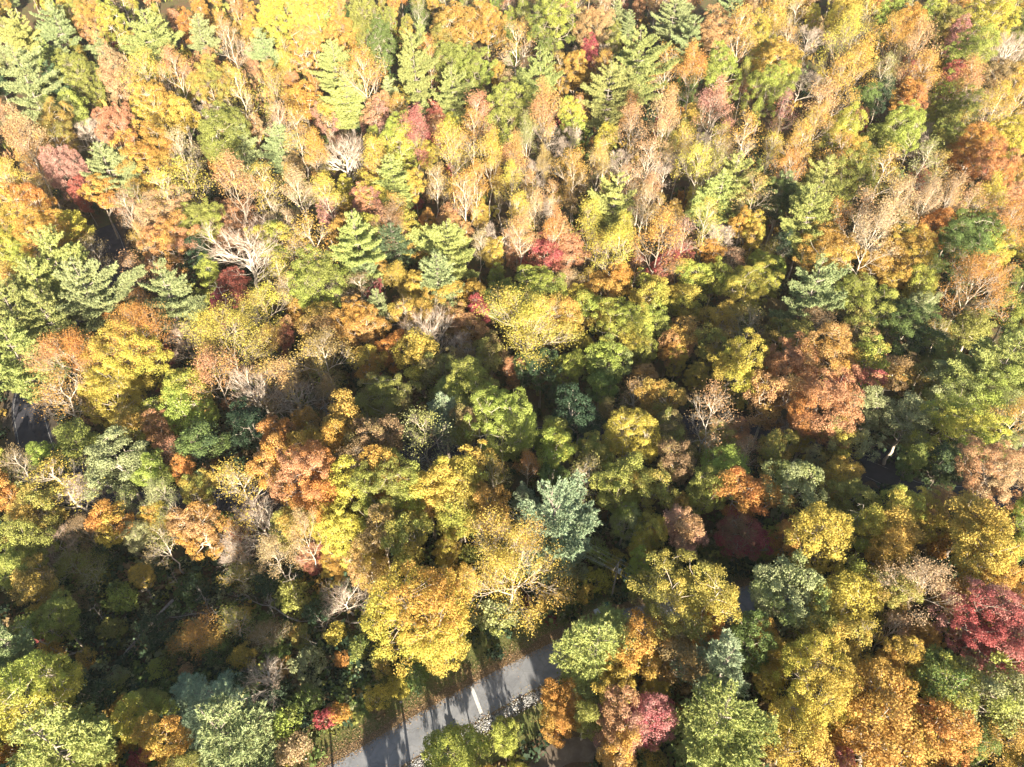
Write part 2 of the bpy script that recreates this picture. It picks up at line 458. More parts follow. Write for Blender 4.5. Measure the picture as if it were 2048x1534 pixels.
def puff_tree(seed, H=18.0, W=9.0, base=0.36, n_puff=44, puff_r=1.3, leaves=330, leaf=0.225, top_bias=0.35, amp=0.3, flat=0.72, shell=0.42, trunk_r=0.26, name="broad"):
    rng = np.random.default_rng(seed)
    zc = H * (base + (1 - base) * 0.5); rz = H * (1 - base) * 0.5; rx = W * 0.5
    f = lobed(rng, amp=amp)
    cand = unit(rng.normal(size=(1400, 3))); cand[:, 2] += top_bias; cand = unit(cand)
    rad = (rng.uniform(shell ** 3, 1, len(cand)) ** (1 / 3)) * f(cand)
    C = np.stack([cand[:, 0] * rad * (rx - puff_r * 0.7), cand[:, 1] * rad * (rx - puff_r * 0.7), zc + cand[:, 2] * rad * (rz - puff_r * 0.5)], axis=1)
    keep = []
    for i in range(len(C)):
        if len(keep) >= n_puff: break
        if all(np.sum((C[i] - C[j]) ** 2) > (puff_r * 0.98) ** 2 for j in keep): keep.append(i)
    C = C[keep]
    n = len(C)
    pr = puff_r * rng.uniform(0.7, 1.25, n)
    # wood
    wood = []
    lean = rng.normal(size=2) * 0.25
    top = np.array([lean[0], lean[1], H * (base + 0.32)])
    tr, tp, trr = limb((0, 0, -0.6), top, trunk_r * 1.25, trunk_r * 0.45, rng, n=7, wob=0.012)
    wood += tr
    order = rng.permutation(n)
    mains = []
    for i in order:
        if len(mains) < 7 and all(np.linalg.norm(C[i] - C[j]) > W * 0.3 for j in mains): mains.append(i)
    nodes, nr = [], []
    for i in mains:
        t = rng.uniform(0.55, 0.98)
        q = tp[0] + (tp[-1] - tp[0]) * t
        k = int(t * 7); q = tp[k]
        l, pts, r = limb(q, C[i], trunk_r * 0.5, 0.05, rng, n=5, sag=-0.05, wob=0.05)
        wood += l; nodes += list(pts[1:]); nr += list(r[1:])
    nodes = np.array(nodes); nr = np.array(nr)
    for i in range(n):
        if i in mains: continue
        dd = np.linalg.norm(nodes - C[i], axis=1) + np.maximum(0, nodes[:, 2] - C[i][2]) * 1.5
        j = int(np.argmin(dd))
        l, pts, r = limb(nodes[j], C[i], min(nr[j], 0.09), 0.03, rng, n=3, sag=-0.04, wob=0.06)
        wood += l
    # leaves
    m = int(leaves)
    tot = n * m
    idx = np.repeat(np.arange(n), m)
    out = unit(C - np.array([0, 0, zc - rz * 0.25]))
    d = unit(rng.normal(size=(tot, 3)) + out[idx] * 0.75 + np.array([0, 0, 0.25]))
    # sub-clusters make the puff ragged
    sub = unit(rng.normal(size=(n, 9, 3)) + out[:, None, :] * 0.6)
    sj = rng.integers(0, 9, tot)
    d = unit(d * 0.62 + sub[idx, sj] * 0.75)
    rr = rng.uniform(0.35, 1.0, tot) ** 0.6 * rng.uniform(0.85, 1.18, (n, 9))[idx, sj]
    pos = C[idx] + d * (pr[idx] * rr)[:, None] * np.array([1, 1, flat])
    nrm = unit(d * 0.55 + rng.normal(size=(tot, 3)) * 0.55 + np.array([0, 0, 0.35]))
    size = leaf * rng.uniform(0.7, 1.3, tot)
    V, Q = leaf_quads(pos, nrm, size, rng)
    patch_d = lobed(rng, n=6, amp=1.0)
    patch = 0.5 + 0.22 * (patch_d(unit(C - np.array([0, 0, zc])))[idx] - 1) + rng.normal(size=n)[idx] * 0.10 + rng.normal(size=tot) * 0.09
    tone = np.clip(0.5 + rng.normal(size=n)[idx] * 0.15 + rng.normal(size=tot) * 0.24, 0, 1)
    k = finish(name, wood, V, Q, {"patch": patch, "tone": tone})
    k.H, k.W, k.zc = H, W, zc
    return k

def branching(rng, H, W, base, levels=4, spread=0.55, up=0.35, trunk_r=0.2, nmain=9, fork=3, wide=False):
    """a vase-shaped skeleton; returns wood segments and tips (pos, dir)"""
    wood, tips = [], []
    topz = H * (0.86 if not wide else 0.62)
    tr, tp, trr = limb((0, 0, -0.6), (rng.normal() * 0.5, rng.normal() * 0.5, topz), trunk_r * 1.2, trunk_r * 0.22, rng, n=9, wob=0.012)
    wood += tr
    def rec(p, d, L, r, lev):
        n = 3 if lev < levels - 1 else 2
        pts = [p]; dd = d
        for i in range(n):
            dd = unit((dd + rng.normal(size=3) * 0.13 + np.array([0, 0, up * 0.22]))[None])[0]
            q = pts[-1] + dd * L / n
            r2 = r * (0.82 if lev < levels - 1 else 0.7)
            wood.append(np.concatenate([pts[-1], q, [r, r2]])); r = r2
            pts.append(q)
            if lev < levels - 1 and i > 0 or (lev == 0 and i >= 0):
                for _ in range(1 if rng.random() < 0.7 else 2):
                    s = unit((dd + unit(rng.normal(size=(1, 3)))[0] * spread * 1.3 + np.array([0, 0, up * 0.3]))[None])[0]
                    if lev + 1 < levels: rec(q, s, L * rng.uniform(0.5, 0.75), r * 0.62, lev + 1)
        if lev + 1 < levels:
            for _ in range(fork - 1):
                s = unit((dd + unit(rng.normal(size=(1, 3)))[0] * spread)[None])[0]
                rec(pts[-1], s, L * rng.uniform(0.5, 0.72), r * 0.75, lev + 1)
        else:
            for q in pts[1:]: tips.append(np.concatenate([q, dd]))
    for i in range(nmain):
        t = base + (1 - base) * (i + 0.5) / nmain * (0.98 if not wide else 1.0)
        k = t * 9; k0 = min(int(k), 8)
        p = tp[k0] + (tp[k0 + 1] - tp[k0]) * (k - k0)
        a = i * 2.4 + rng.normal() * 0.4
        hz = (W * 0.5) * (0.75 if not wide else 0.85) * (1.15 - 0.75 * (i / nmain) ** 1.5)
        d = np.array([math.cos(a), math.sin(a), 0.75 + 0.9 * i / nmain if not wide else 0.55 + 0.5 * i / nmain])
        d = d / np.linalg.norm(d)
        rec(p, d, hz * rng.uniform(0.8, 1.15), trunk_r * (0.42 if not wide else 0.5), 0)
    return wood, np.array(tips)

def vase_tree(seed, H=19.0, W=7.0, base=0.42, leaves=5200, leaf=0.19, name="slender", **kw):
    rng = np.random.default_rng(seed)
    wood, tips = branching(rng, H, W, base, **kw)
    wood = np.array(wood)
    # small twigs
    n = len(tips)
    m = max(1, int(leaves / n))
    idx = np.repeat(np.arange(n), m); tot = len(idx)
    pos = tips[idx, :3] + rng.normal(size=(tot, 3)) * np.array([0.42, 0.42, 0.36]) + tips[idx, 3:] * rng.uniform(0, 0.6, tot)[:, None]
    nrm = unit(rng.normal(size=(tot, 3)) + np.array([0, 0, 0.5]))
    V, Q = leaf_quads(pos, nrm, leaf * rng.uniform(0.6, 1.3, tot), rng)
    cl = rng.normal(size=n)
    patch = 0.5 + 0.25 * (lobed(rng, n=5, amp=1.0)(unit(tips[:, :3] - np.array([0, 0, H * 0.7])))[idx] - 1) + rng.normal(size=tot) * 0.1
    tone = np.clip(0.5 + cl[idx] * 0.1 + rng.normal(size=tot) * 0.22, 0, 1)
    k = finish(name, wood, V, Q, {"patch": patch, "tone": tone}, wood_sides=4)
    k.H, k.W, k.zc = H, W, H * (base + (1 - base) * 0.55)
    return k

def bare_tree(seed, H=17.0, W=9.0, base=0.3, twigs=2, name="bare", **kw):
    rng = np.random.default_rng(seed)
    wood, tips = branching(rng, H, W, base, **kw)
    n = len(tips)
    idx = np.repeat(np.arange(n), twigs); tot = len(idx)
    d = unit(tips[idx, 3:] + rng.normal(size=(tot, 3)) * 0.5 + np.array([0, 0, 0.15]))
    V, T = blades(tips[idx, :3], d, rng.uniform(0.45, 1.0, tot), rng.uniform(0.022, 0.038, tot), rng)
    k = Kind()
    Vw, Qw = tubes(np.array(wood), 4)
    k.trunk = build_mesh(name + "_trunk", Vw, [Qw], smooth=True); k.trunk.materials.append(BARK_PALE)
    k.crown = build_mesh(name + "_twigs", V, [T]); k.crown.materials.append(TWIG_PALE)
    k.H, k.W, k.zc = H, W, H * (base + (1 - base) * 0.5)
    return k

def pine_tree(seed, H=24.0, W=9.0, base=0.28, whorls=17, name="pine", nbr=5, finger=0.37):
    rng = np.random.default_rng(seed)
    wood = []
    tr, tp, trr = limb((0, 0, -0.6), (rng.normal() * 0.2, rng.normal() * 0.2, H), 0.34, 0.04, rng, n=10, wob=0.006)
    wood += tr
    tp = np.array(tp)
    P, D = [], []
    damage = lobed(rng, n=5, amp=0.3)
    for w in range(whorls):
        t = base + (1 - base) * ((w + rng.uniform(-0.2, 0.2)) / whorls)
        z = H * t
        s = (t - base) / (1 - base)
        env = W * 0.5 * (min(1, 0.45 + s * 2.0) if s < 0.28 else (1 - ((s - 0.28) / 0.74) ** 1.35) ** 0.9 if s < 0.98 else 0.08)
        nb = nbr if s < 0.8 else 4
        a0 = rng.uniform(0, 6.28)
        for b in range(nb):
            if rng.random() < 0.10: continue
            L = max(0.5, env * rng.uniform(0.6, 1.3))
            a = a0 + b * 2 * math.pi / nb + rng.normal() * 0.22
            k = np.clip(t * 10, 0, 9.99); k0 = int(k)
            p = tp[k0] + (tp[k0 + 1] - tp[k0]) * (k - k0)
            L *= float(damage(np.array([[math.cos(a), math.sin(a), s * 1.5 - 0.7]]))[0])
            rise = 0.10 + 0.75 * s ** 2 + rng.normal() * 0.09
            e = p + np.array([math.cos(a) * L, math.sin(a) * L, L * rise])
            l, pts, r = limb(p, e, 0.05 + 0.012 * L, 0.02, rng, n=4, sag=-0.05, wob=0.02)
            wood += l
            # sprays along the outer branch
            ns = max(3, int(L * 4.2))
            side = np.array([-math.sin(a), math.cos(a), 0])
            fw = unit((e - p)[None])[0]
            for j in range(ns):
                u = 0.22 + 0.80 * (j + rng.random()) / ns
                kk = min(u * 4, 3.99); i0 = int(kk)
                q = pts[i0] + (pts[i0 + 1] - pts[i0]) * (kk - i0)
                half = L * finger * (1.05 - abs(u - 0.5)) * rng.uniform(0.7, 1.2)
                for sg in (-1, 1):
                    nn = max(1, int(half / 0.30))
                    for h in range(nn):
                        off = (h + rng.random()) / nn * half
                        P.append(q + side * sg * off + fw * off * 0.55 + np.array([0, 0, rng.normal() * 0.17 + off * 0.05]))
                        D.append(side * sg * 0.45 + fw * 0.75 + np.array([0, 0, 0.55]))
    P = np.array(P); D = unit(np.array(D)); n = len(P)
    m = 7
    idx = np.repeat(np.arange(n), m); tot = len(idx)
    d = unit(D[idx] + rng.normal(size=(tot, 3)) * 0.8)
    V, T = blades(P[idx] - d * 0.08, d, rng.uniform(0.36, 0.68, tot), rng.uniform(0.13, 0.22, tot), rng)
    patch = 0.5 + rng.normal(size=n)[idx] * 0.2
    tone = np.clip(0.5 + rng.normal(size=n)[idx] * 0.14 + rng.normal(size=tot) * 0.2, 0, 1)
    k = Kind()
    Vw, Qw = tubes(np.array(wood), 5)
    k.trunk = build_mesh(name + "_trunk", Vw, [Qw], smooth=True); k.trunk.materials.append(BARK_PINE)
    k.crown = build_mesh(name + "_needles", V, [T], {"patch": patch, "tone": tone}); k.crown.materials.append(leaf_mat('w', True))
    k.H, k.W, k.zc = H, W, H * (base + (1 - base) * 0.5)
    return k

def shrub_kind(seed, H=4.6, W=4.6, name="shrub"):
    k = puff_tree(seed, H=H, W=W, base=0.12, n_puff=16, puff_r=0.95, leaves=150, leaf=0.22, top_bias=0.5, amp=0.2, flat=0.8, shell=0.4, trunk_r=0.07, name=name)
    return k

KINDS = {
    'VL': [vase_tree(85, W=12, H=20, base=0.38, leaves=17000, leaf=0.185, nmain=13, trunk_r=0.3, name="great_slender"), vase_tree(86, W=11.5, H=19, base=0.36, leaves=15000, leaf=0.18, nmain=12, trunk_r=0.3, name="great_slender")],
    'BL': [bare_tree(81, W=12, H=18, wide=True, nmain=10, trunk_r=0.46, name="great_bare"), bare_tree(82, W=12, H=17, wide=True, nmain=11, trunk_r=0.42, spread=0.7, name="great_bare")],
    'OL': [puff_tree(71, H=21, W=14, base=0.3, n_puff=115, puff_r=1.35, leaves=380, leaf=0.185, name="great_oak"),
           puff_tree(72, H=20, W=13, base=0.33, n_puff=100, puff_r=1.3, leaves=380, leaf=0.18, amp=0.36, name="great_oak"),
           puff_tree(73, H=20, W=13.5, base=0.3, n_puff=110, puff_r=1.25, leaves=370, leaf=0.18, amp=0.33, name="great_oak")],
    'ML': [puff_tree(75, H=19, W=13, base=0.22, n_puff=150, puff_r=1.15, leaves=290, leaf=0.175, amp=0.17, flat=0.85, name="great_maple"),
           puff_tree(76, H=20, W=13, base=0.25, n_puff=140, puff_r=1.1, leaves=310, leaf=0.17, amp=0.2, flat=0.85, name="great_maple")],
    'PL': [pine_tree(78, H=26, W=15, base=0.3, whorls=13, nbr=6, finger=0.25, name="great_pine"), pine_tree(79, H=25, W=14, base=0.3, whorls=12, nbr=6, finger=0.27, name="great_pine")],
    'O': [puff_tree(11, name="oak"), puff_tree(12, W=10, H=17, n_puff=50, name="oak"), puff_tree(13, W=8.5, H=18.5, n_puff=40, amp=0.3, name="oak"),
          puff_tree(14, W=9.5, H=17, n_puff=42, puff_r=1.25, amp=0.28, name="oak"), puff_tree(15, W=9, H=19, n_puff=50, puff_r=1.2, name="oak")],
    'M': [puff_tree(21, H=17, W=9, base=0.27, n_puff=85, puff_r=1.05, leaves=200, leaf=0.20, amp=0.13, flat=0.85, name="maple"),
          puff_tree(22, H=18, W=8, base=0.25, n_puff=85, puff_r=1.0, leaves=195, leaf=0.195, amp=0.16, flat=0.85, name="maple"),
          puff_tree(23, H=16, W=9.5, base=0.25, n_puff=90, puff_r=1.1, leaves=195, leaf=0.20, amp=0.12, flat=0.8, name="maple"),
          puff_tree(24, H=17.5, W=8.5, base=0.3, n_puff=80, puff_r=0.95, leaves=210, leaf=0.19, amp=0.2, flat=0.9, name="maple")],
    'V': [vase_tree(31), vase_tree(32, W=6.5, H=20, leaves=4600), vase_tree(33, W=8, H=18, leaves=7000, nmain=10), vase_tree(34, W=6, H=20, leaves=3600, leaf=0.18),
          vase_tree(35, W=7.5, H=18.5, leaves=8000, nmain=10)],
    'B': [bare_tree(41, wide=True, nmain=8, trunk_r=0.26), bare_tree(42, W=8, wide=True, nmain=9, trunk_r=0.24), bare_tree(43, W=6, H=18, nmain=9, base=0.4, trunk_r=0.18),
          bare_tree(44, W=7, H=17, nmain=9, base=0.35, spread=0.7, trunk_r=0.2)],
    'P': [pine_tree(51), pine_tree(52, W=8.5, whorls=16), pine_tree(53, W=9.5, H=23, whorls=15), pine_tree(54, W=8, H=25, base=0.35, whorls=16), pine_tree(55, W=9, H=22, base=0.4, whorls=13), pine_tree(56, W=8, H=23, base=0.25, whorls=18)],
    'S': [shrub_kind(61), shrub_kind(62, H=4, W=5), shrub_kind(63, H=5.2, W=4.2)],
}
# ------------------------------------------------------------------ the trees: pixel x, y of the crown's middle, crown width in pixels, kind, colours; brown in the crimson-brown crown stands in for shade
# kinds: O clumpy broad crown, M dense rounded crown, V open crown on pale ascending limbs, B bare, P pine, S shrub or low understorey tree
TREES = """
116 45 72 P w|34 60 62 P y|188 40 60 M rg|226 45 66 M ly|247 88 34 S k|205 100 48 P w|150 15 60 M v|305 70 92 P v|372 50 42 M o|400 65 52 P w
455 65 62 V t|499 65 42 M g|530 85 56 P w|550 35 60 M y|605 45 62 M y|615 100 74 M or|670 125 84 P v|686 66 66 O go|632 14 60 O y|160 152 74 M v
48 150 104 P w|103 160 54 P d|235 152 90 O r|290 138 62 V y|350 130 62 V r|318 215 92 M yg|362 228 64 O g|437 255 115 O v|415 163 74 O gv|482 165 66 V y
545 168 60 V g|608 198 62 O o|410 210 54 B t|590 238 62 V g|548 228 52 V t|655 230 54 M py|692 188 64 P y|38 258 86 O r|105 247 76 O gv|170 250 56 B t
228 240 82 O r|485 288 50 P w|560 285 50 P w|140 212 64 O lw|355 280 62 V t|133 338 78 M p|162 381 40 M k|212 330 80 P w|60 306 58 M r|300 310 94 O g
370 345 68 V g|460 340 92 O r|525 350 66 V y|595 365 68 V t|650 370 54 V y|687 302 84 B t|620 287 52 V o|325 366 84 V y|325 418 90 O r|398 428 86 O v
425 377 48 S d|195 385 60 O g|248 405 58 V b|15 362 66 O g|55 420 94 M yo|98 458 80 O g|10 478 66 M ly|147 450 64 O y|38 494 50 M l|462 452 112 M r
487 500 140 B t|537 476 66 O ly|620 470 84 V g|650 420 40 M p|684 460 50 O g|725 45 84 M v|762 82 62 M G|830 118 88 P v|858 104 40 M o|725 140 88 V og
697 186 52 P w|902 40 96 O gv|900 112 84 O v|900 175 68 P v|975 45 64 O g|950 142 74 O lv|1035 70 64 V r|1105 42 100 M lG|1015 165 54 V r|1083 142 80 P v
1185 40 80 O r|1186 72 50 B t|1177 100 36 M k|1150 137 64 O g|1275 112 100 P v|1215 172 92 P v|1338 116 58 V o|1345 25 72 P w|1380 72 66 P w|1181 162 42 S o
757 220 64 M p|1020 222 98 M v|1095 205 88 V r|1146 228 60 M l|825 242 54 V p|868 240 46 M kr|957 210 62 V r|945 247 62 V g|795 280 76 M yl|755 302 58 V g
1053 256 44 V w|1093 258 50 B t|1140 282 46 B t|1213 272 60 O y|1255 235 78 V r|1330 215 94 O r|1326 252 34 M k|1372 168 50 M G|1352 205 34 S G|975 292 62 V g
900 292 76 V y|1030 302 62 V r|1065 328 54 B t|1193 312 52 V t|1240 322 48 B t|1290 302 62 V r|1335 280 58 O v|1333 332 52 B t|855 302 48 O y|787 352 72 P y
742 382 64 O y|745 342 44 O o|865 352 54 V t|927 372 70 V g|953 350 56 V o|732 404 64 M p|793 412 58 V g|834 406 34 S k|830 368 52 O g|1022 356 50 V y
1150 332 58 O g|1150 368 62 O b|1225 397 98 P y|1176 428 62 V y|1262 352 58 V r|1033 407 48 V y|1070 416 54 V r|1093 416 44 B t|1290 397 54 V t|1315 462 76 V g
1257 452 48 V y|1110 452 52 V o|897 436 50 O k|916 453 50 O r|1005 460 60 B t|1042 456 52 V r|1092 503 76 O kr|1135 502 64 O r|1190 492 64 V y|1235 478 70 V y
817 466 62 M ly|832 495 50 M g|715 492 100 P y|787 497 60 P d|903 498 86 P y|985 508 50 O g|785 442 52 V b|1465 14 64 P w|1430 66 96 O r|1487 40 72 O g
1522 76 66 M l|1545 25 78 V g|1590 20 54 V t|1550 112 84 O g|1582 76 46 V g|1622 60 46 B t|1690 62 80 V y|1685 15 64 O g|1740 25 62 V y|1780 30 54 M l
1815 36 64 O o|1870 25 54 M l|1912 36 64 O v|1985 32 104 M y|2034 48 54 M G|1915 66 50 M p|1940 98 94 O l|2022 97 78 B t|1837 80 68 O r|1790 70 72 O g
1717 105 66 O g|1772 127 50 V w|1802 108 50 V b|1856 127 64 V g|1908 150 54 M k|1815 141 44 M k|1950 146 64 O r|1997 142 62 O b|2036 152 54 O g|1853 166 40 M r
1437 137 84 O v|1392 116 62 M o|1427 196 66 V p|1464 186 34 S o|1485 172 34 S k|1533 172 74 O v|1580 150 50 O l|1606 142 72 B t|1690 142 84 O g|1652 196 76 O r
1649 158 34 S g|1728 190 60 O G|1766 182 54 M d|1820 180 64 O g|1746 209 34 S r|1895 182 60 O l|1946 187 64 B p|1995 207 80 M y|2036 192 50 O g|1567 204 44 V p
1495 257 106 V g|1385 230 44 O v|1392 272 56 B t|1437 267 46 V y|1362 282 48 V y|1543 287 50 V y|1632 241 60 O g|1600 272 62 V g|1680 256 80 O l|1718 241 40 M k
1690 290 62 V g|1803 241 90 O lv|1750 271 64 O v|1825 202 62 O o|1925 221 74 O v|1862 264 56 B t|1898 264 64 O v|2018 266 92 O y|1960 269 64 O g|1945 304 80 O og
1990 307 36 M k|1850 302 74 V w|1768 322 86 O g|1723 347 84 O v|1717 303 50 O g|1400 327 60 V y|1450 322 62 V b|1472 352 78 P y|1440 388 64 P y|1580 332 56 V o
1515 372 62 V t|1570 372 50 P w|1648 352 76 P y|1620 422 96 P y|1560 397 76 O d|1423 422 62 V y|1432 480 58 B t|1372 457 40 V p|1417 512 44 O o|1483 447 50 O o
1510 457 50 O y|1805 384 78 V t|1727 412 90 V t|1680 427 60 V g|1750 452 86 V t|1805 463 56 O G|1878 452 66 O o|1853 396 60 V t|1900 382 64 V t|1940 402 56 V t
1980 387 64 V g|2020 387 60 O r|1837 357 50 M k|1880 327 56 V t|2000 332 86 O o|1957 460 92 O G|2032 427 66 O o|1800 497 82 O g|1662 497 98 O g|1935 502 96 O G
1990 507 66 O y|120 530 120 P y|88 588 98 P y|172 592 116 P w|28 628 108 P v|108 645 122 P v|26 716 116 P y|25 562 72 V g|262 540 72 V r|333 592 104 P w
235 642 60 M o|287 676 92 V o|400 522 60 M d|419 550 44 M l|471 577 62 M k|440 618 40 M k|405 602 60 S v|377 682 56 B p|452 690 118 V y|430 748 92 V r
250 728 132 M y|145 728 112 V o|124 796 92 V o|372 782 92 M ly|330 778 30 S k|350 652 46 S k|190 508 62 V b|335 478 84 O r|738 452 56 M l|645 567 102 M l
672 592 52 B t|562 542 62 V y|577 582 62 V t|530 612 70 V y|535 680 44 V g|568 672 46 M k|722 572 60 V b|640 652 84 M r|722 642 104 O or|763 620 46 P w
747 588 40 O k|738 552 50 P w|763 542 36 M g|794 552 50 V g|880 568 78 P w|826 582 56 O g|882 602 76 O g|820 627 78 O g|845 662 104 B t|905 637 52 O r
940 657 60 O r|955 627 42 M k|1003 602 62 M lG|945 582 42 O g|655 712 92 V bg|630 737 60 V b|780 702 60 O o|730 727 66 O yo|842 712 86 O y|775 792 112 O vb
905 790 96 O v|522 772 104 B t|570 757 84 V r|592 782 76 B t|980 722 84 O vb|890 742 84 O vb|955 792 104 O v|930 702 56 B t|1072 587 104 O lG|1048 657 132 V y
1112 642 90 M yg|1202 582 64 O g|1165 592 46 O y|1242 557 56 O g|1172 617 64 O gl|1297 592 80 O yl|1362 602 76 O ly|1247 655 102 O l|1313 647 60 O l|1385 550 56 O ly
1427 557 64 O l|1498 572 88 O l|1330 542 64 M bk|1215 725 84 O lw|1140 737 60 O l|1202 772 60 O lG|1282 702 52 O v|1371 677 74 O r|1337 697 50 O ro|1353 722 42 M y
1446 642 70 O g|1496 652 74 V b|1431 697 62 O v|1466 742 98 O gy|1082 742 84 O d|1028 740 42 O r|1328 800 88 O gv|1272 792 56 V b|1618 585 112 P w|1790 547 66 O g
1750 532 56 O g|1846 567 66 O ly|1940 572 92 V o|2030 612 76 O G|1945 657 66 O v|1735 607 102 O vl|1835 612 66 O w|1805 662 112 O dG|1725 667 84 O vr|1865 702 84 O v
1582 677 84 O v|1630 647 64 V b|1560 745 110 O ro|1650 742 118 O ro|1540 792 84 O rg|1640 808 116 O ro|1702 782 84 O rk|1725 737 72 M lo|1787 747 72 O gb|1862 750 76 O v
2003 738 116 P y|1955 790 118 O w|1895 772 84 O w|225 802 100 M y|387 822 90 M l|312 857 56 M r|262 852 56 O v|150 885 78 O v|402 892 94 O d|495 842 84 O d
236 925 108 O w|86 917 56 O l|114 955 112 V y|35 932 64 V b|14 987 72 O g|160 985 64 B t|305 952 64 O lv|375 947 52 O g|325 985 64 V w|400 977 64 O vg
475 968 92 V g|218 1045 74 O yo|395 1062 84 M o|325 1077 54 V b|80 1022 84 O v|60 1082 84 O v|28 1132 84 O v|143 1130 72 V v|187 1142 62 V v|285 1152 46 M g
460 1112 64 B t|512 1042 74 B t|476 1150 64 V v|110 1082 54 B b|552 880 66 O o|545 932 66 O or|617 895 66 O g|702 860 84 O g|667 902 66 O o|625 957 112 O or
652 990 84 O o|752 887 84 O b|705 922 60 V b|697 987 80 O y|765 950 76 O g|785 992 110 O v|915 950 94 O yg|855 992 84 O g|916 1022 88 M yl|990 1017 76 O g
643 1047 56 M y|692 1071 66 M y|578 1042 66 O v|612 1067 50 V t|632 1115 56 M k|675 1128 66 M y|738 1135 72 M r|765 1067 76 O bg|822 1077 84 O v|985 1067 84 V g
890 832 66 P G|858 862 72 V w|930 857 56 O b|1006 850 104 O l|1052 872 66 O v|1107 905 80 O ly|1055 932 50 V o|1110 970 66 O G|1255 880 112 M y|1345 867 76 O b
1350 922 84 O b|1185 902 76 O v|1235 972 94 O v|1300 987 84 O v|1170 952 72 V b|1428 887 66 M vr|1455 945 84 O l|1415 987 82 M l|1495 990 102 O og|1370 1066 84 M pr
1112 1060 162 P G|1248 1047 64 M w|1310 1062 64 O yv|1282 1096 44 M y|1300 1080 36 M o|1482 1077 92 M kb|1280 1137 46 M l|1022 1135 142 V yg|1160 832 92 O d|1115 862 64 O v
1420 820 84 V b|1576 850 40 B t|1555 892 76 O v|1688 882 88 O yw|1727 825 64 O w|1818 845 98 O w|1925 865 124 O l|2032 832 64 V g|1590 975 104 O w|1682 960 76 M go
1690 1002 76 O v|1810 1012 88 O ly|1820 927 56 O G|1890 922 76 O d|1985 950 124 M r|1945 1042 112 O g|1968 1098 110 O g|1640 1077 130 M y|1577 1072 66 O g|1740 1062 84 O l
1790 1072 92 O yg|1780 1112 84 O g|2037 1102 60 O l|1697 1047 34 B t|12 1290 76 P w|60 1167 92 O gb|110 1237 76 O v|60 1412 156 M yl|110 1347 50 O v|110 1500 132 P y
425 1400 114 P G|450 1482 142 P w|275 1445 78 M ly|300 1410 66 O v|330 1477 80 M o|12 1522 66 O o|410 1267 78 V g|470 1247 66 V v|840 1225 196 M yo|888 1275 104 M yl
1122 1408 80 O og|1194 1312 104 P y|1265 1302 112 O og|1236 1362 84 O g|1360 1215 162 O vy|1406 1207 84 O yg|1350 1312 112 O bo|1420 1272 66 O og|1118 1442 70 O og|1242 1440 104 M pr
1302 1442 94 M pk|1232 1502 92 O or|1430 1442 180 P y|1440 1342 96 P G|1490 1292 94 M G|1522 1277 66 O o|1170 1432 56 O v|1565 1187 124 O wl|1640 1197 84 O yv|1708 1195 104 M y
1785 1182 84 O vg|1848 1175 92 V t|1930 1200 84 O g|1995 1152 70 O g|1972 1262 150 M kp|2044 1300 120 M pk|1675 1297 102 O gv|1790 1318 80 M g|1635 1370 152 M yg|1760 1392 132 M go
1760 1482 150 M gy|1885 1370 122 M Gy|1985 1377 132 O wl|1590 1482 132 M gy|1862 1472 122 M go|1950 1482 84 O Gl|2025 1472 76 V g|1668 1527 60 M p|915 1500 104 O l|1012 1477 60 O l
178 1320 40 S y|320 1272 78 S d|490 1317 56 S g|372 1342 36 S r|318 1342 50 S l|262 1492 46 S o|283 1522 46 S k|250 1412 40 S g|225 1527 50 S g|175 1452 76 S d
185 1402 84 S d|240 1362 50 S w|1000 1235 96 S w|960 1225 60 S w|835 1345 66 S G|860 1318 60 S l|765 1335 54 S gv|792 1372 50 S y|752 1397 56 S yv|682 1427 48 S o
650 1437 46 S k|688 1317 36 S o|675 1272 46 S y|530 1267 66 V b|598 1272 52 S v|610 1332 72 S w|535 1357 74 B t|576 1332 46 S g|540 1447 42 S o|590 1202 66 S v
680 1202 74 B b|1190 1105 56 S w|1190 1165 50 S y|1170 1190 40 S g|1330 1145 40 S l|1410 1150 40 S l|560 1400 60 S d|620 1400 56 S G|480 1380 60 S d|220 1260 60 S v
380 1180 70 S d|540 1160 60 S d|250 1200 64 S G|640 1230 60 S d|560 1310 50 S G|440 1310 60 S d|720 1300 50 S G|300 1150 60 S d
"""
LEAN = {(114, 955): (-14, -6), (325, 985): (-12, -4), (218, 1045): (-12, -3), (160, 985): (-14, 0), (475, 968): (-8, 0), (395, 1062): (-6, 0),
        (143, 1130): (-8, 0), (512, 1042): (-10, 0), (460, 1112): (-14, 4), (680, 1202): (-16, 0), (1112, 1402): (-10, 0), (1022, 1135): (0, 0)}
HSET = {(1122, 1408): 11, (487, 500): 22, (462, 452): 13, (1482, 1077): 11, (1370, 1066): 15, (218, 1045): 17, (915, 1500): 8.5, (1012, 1475): 7.5, (1112, 1402): 13, (1118, 1442): 9}
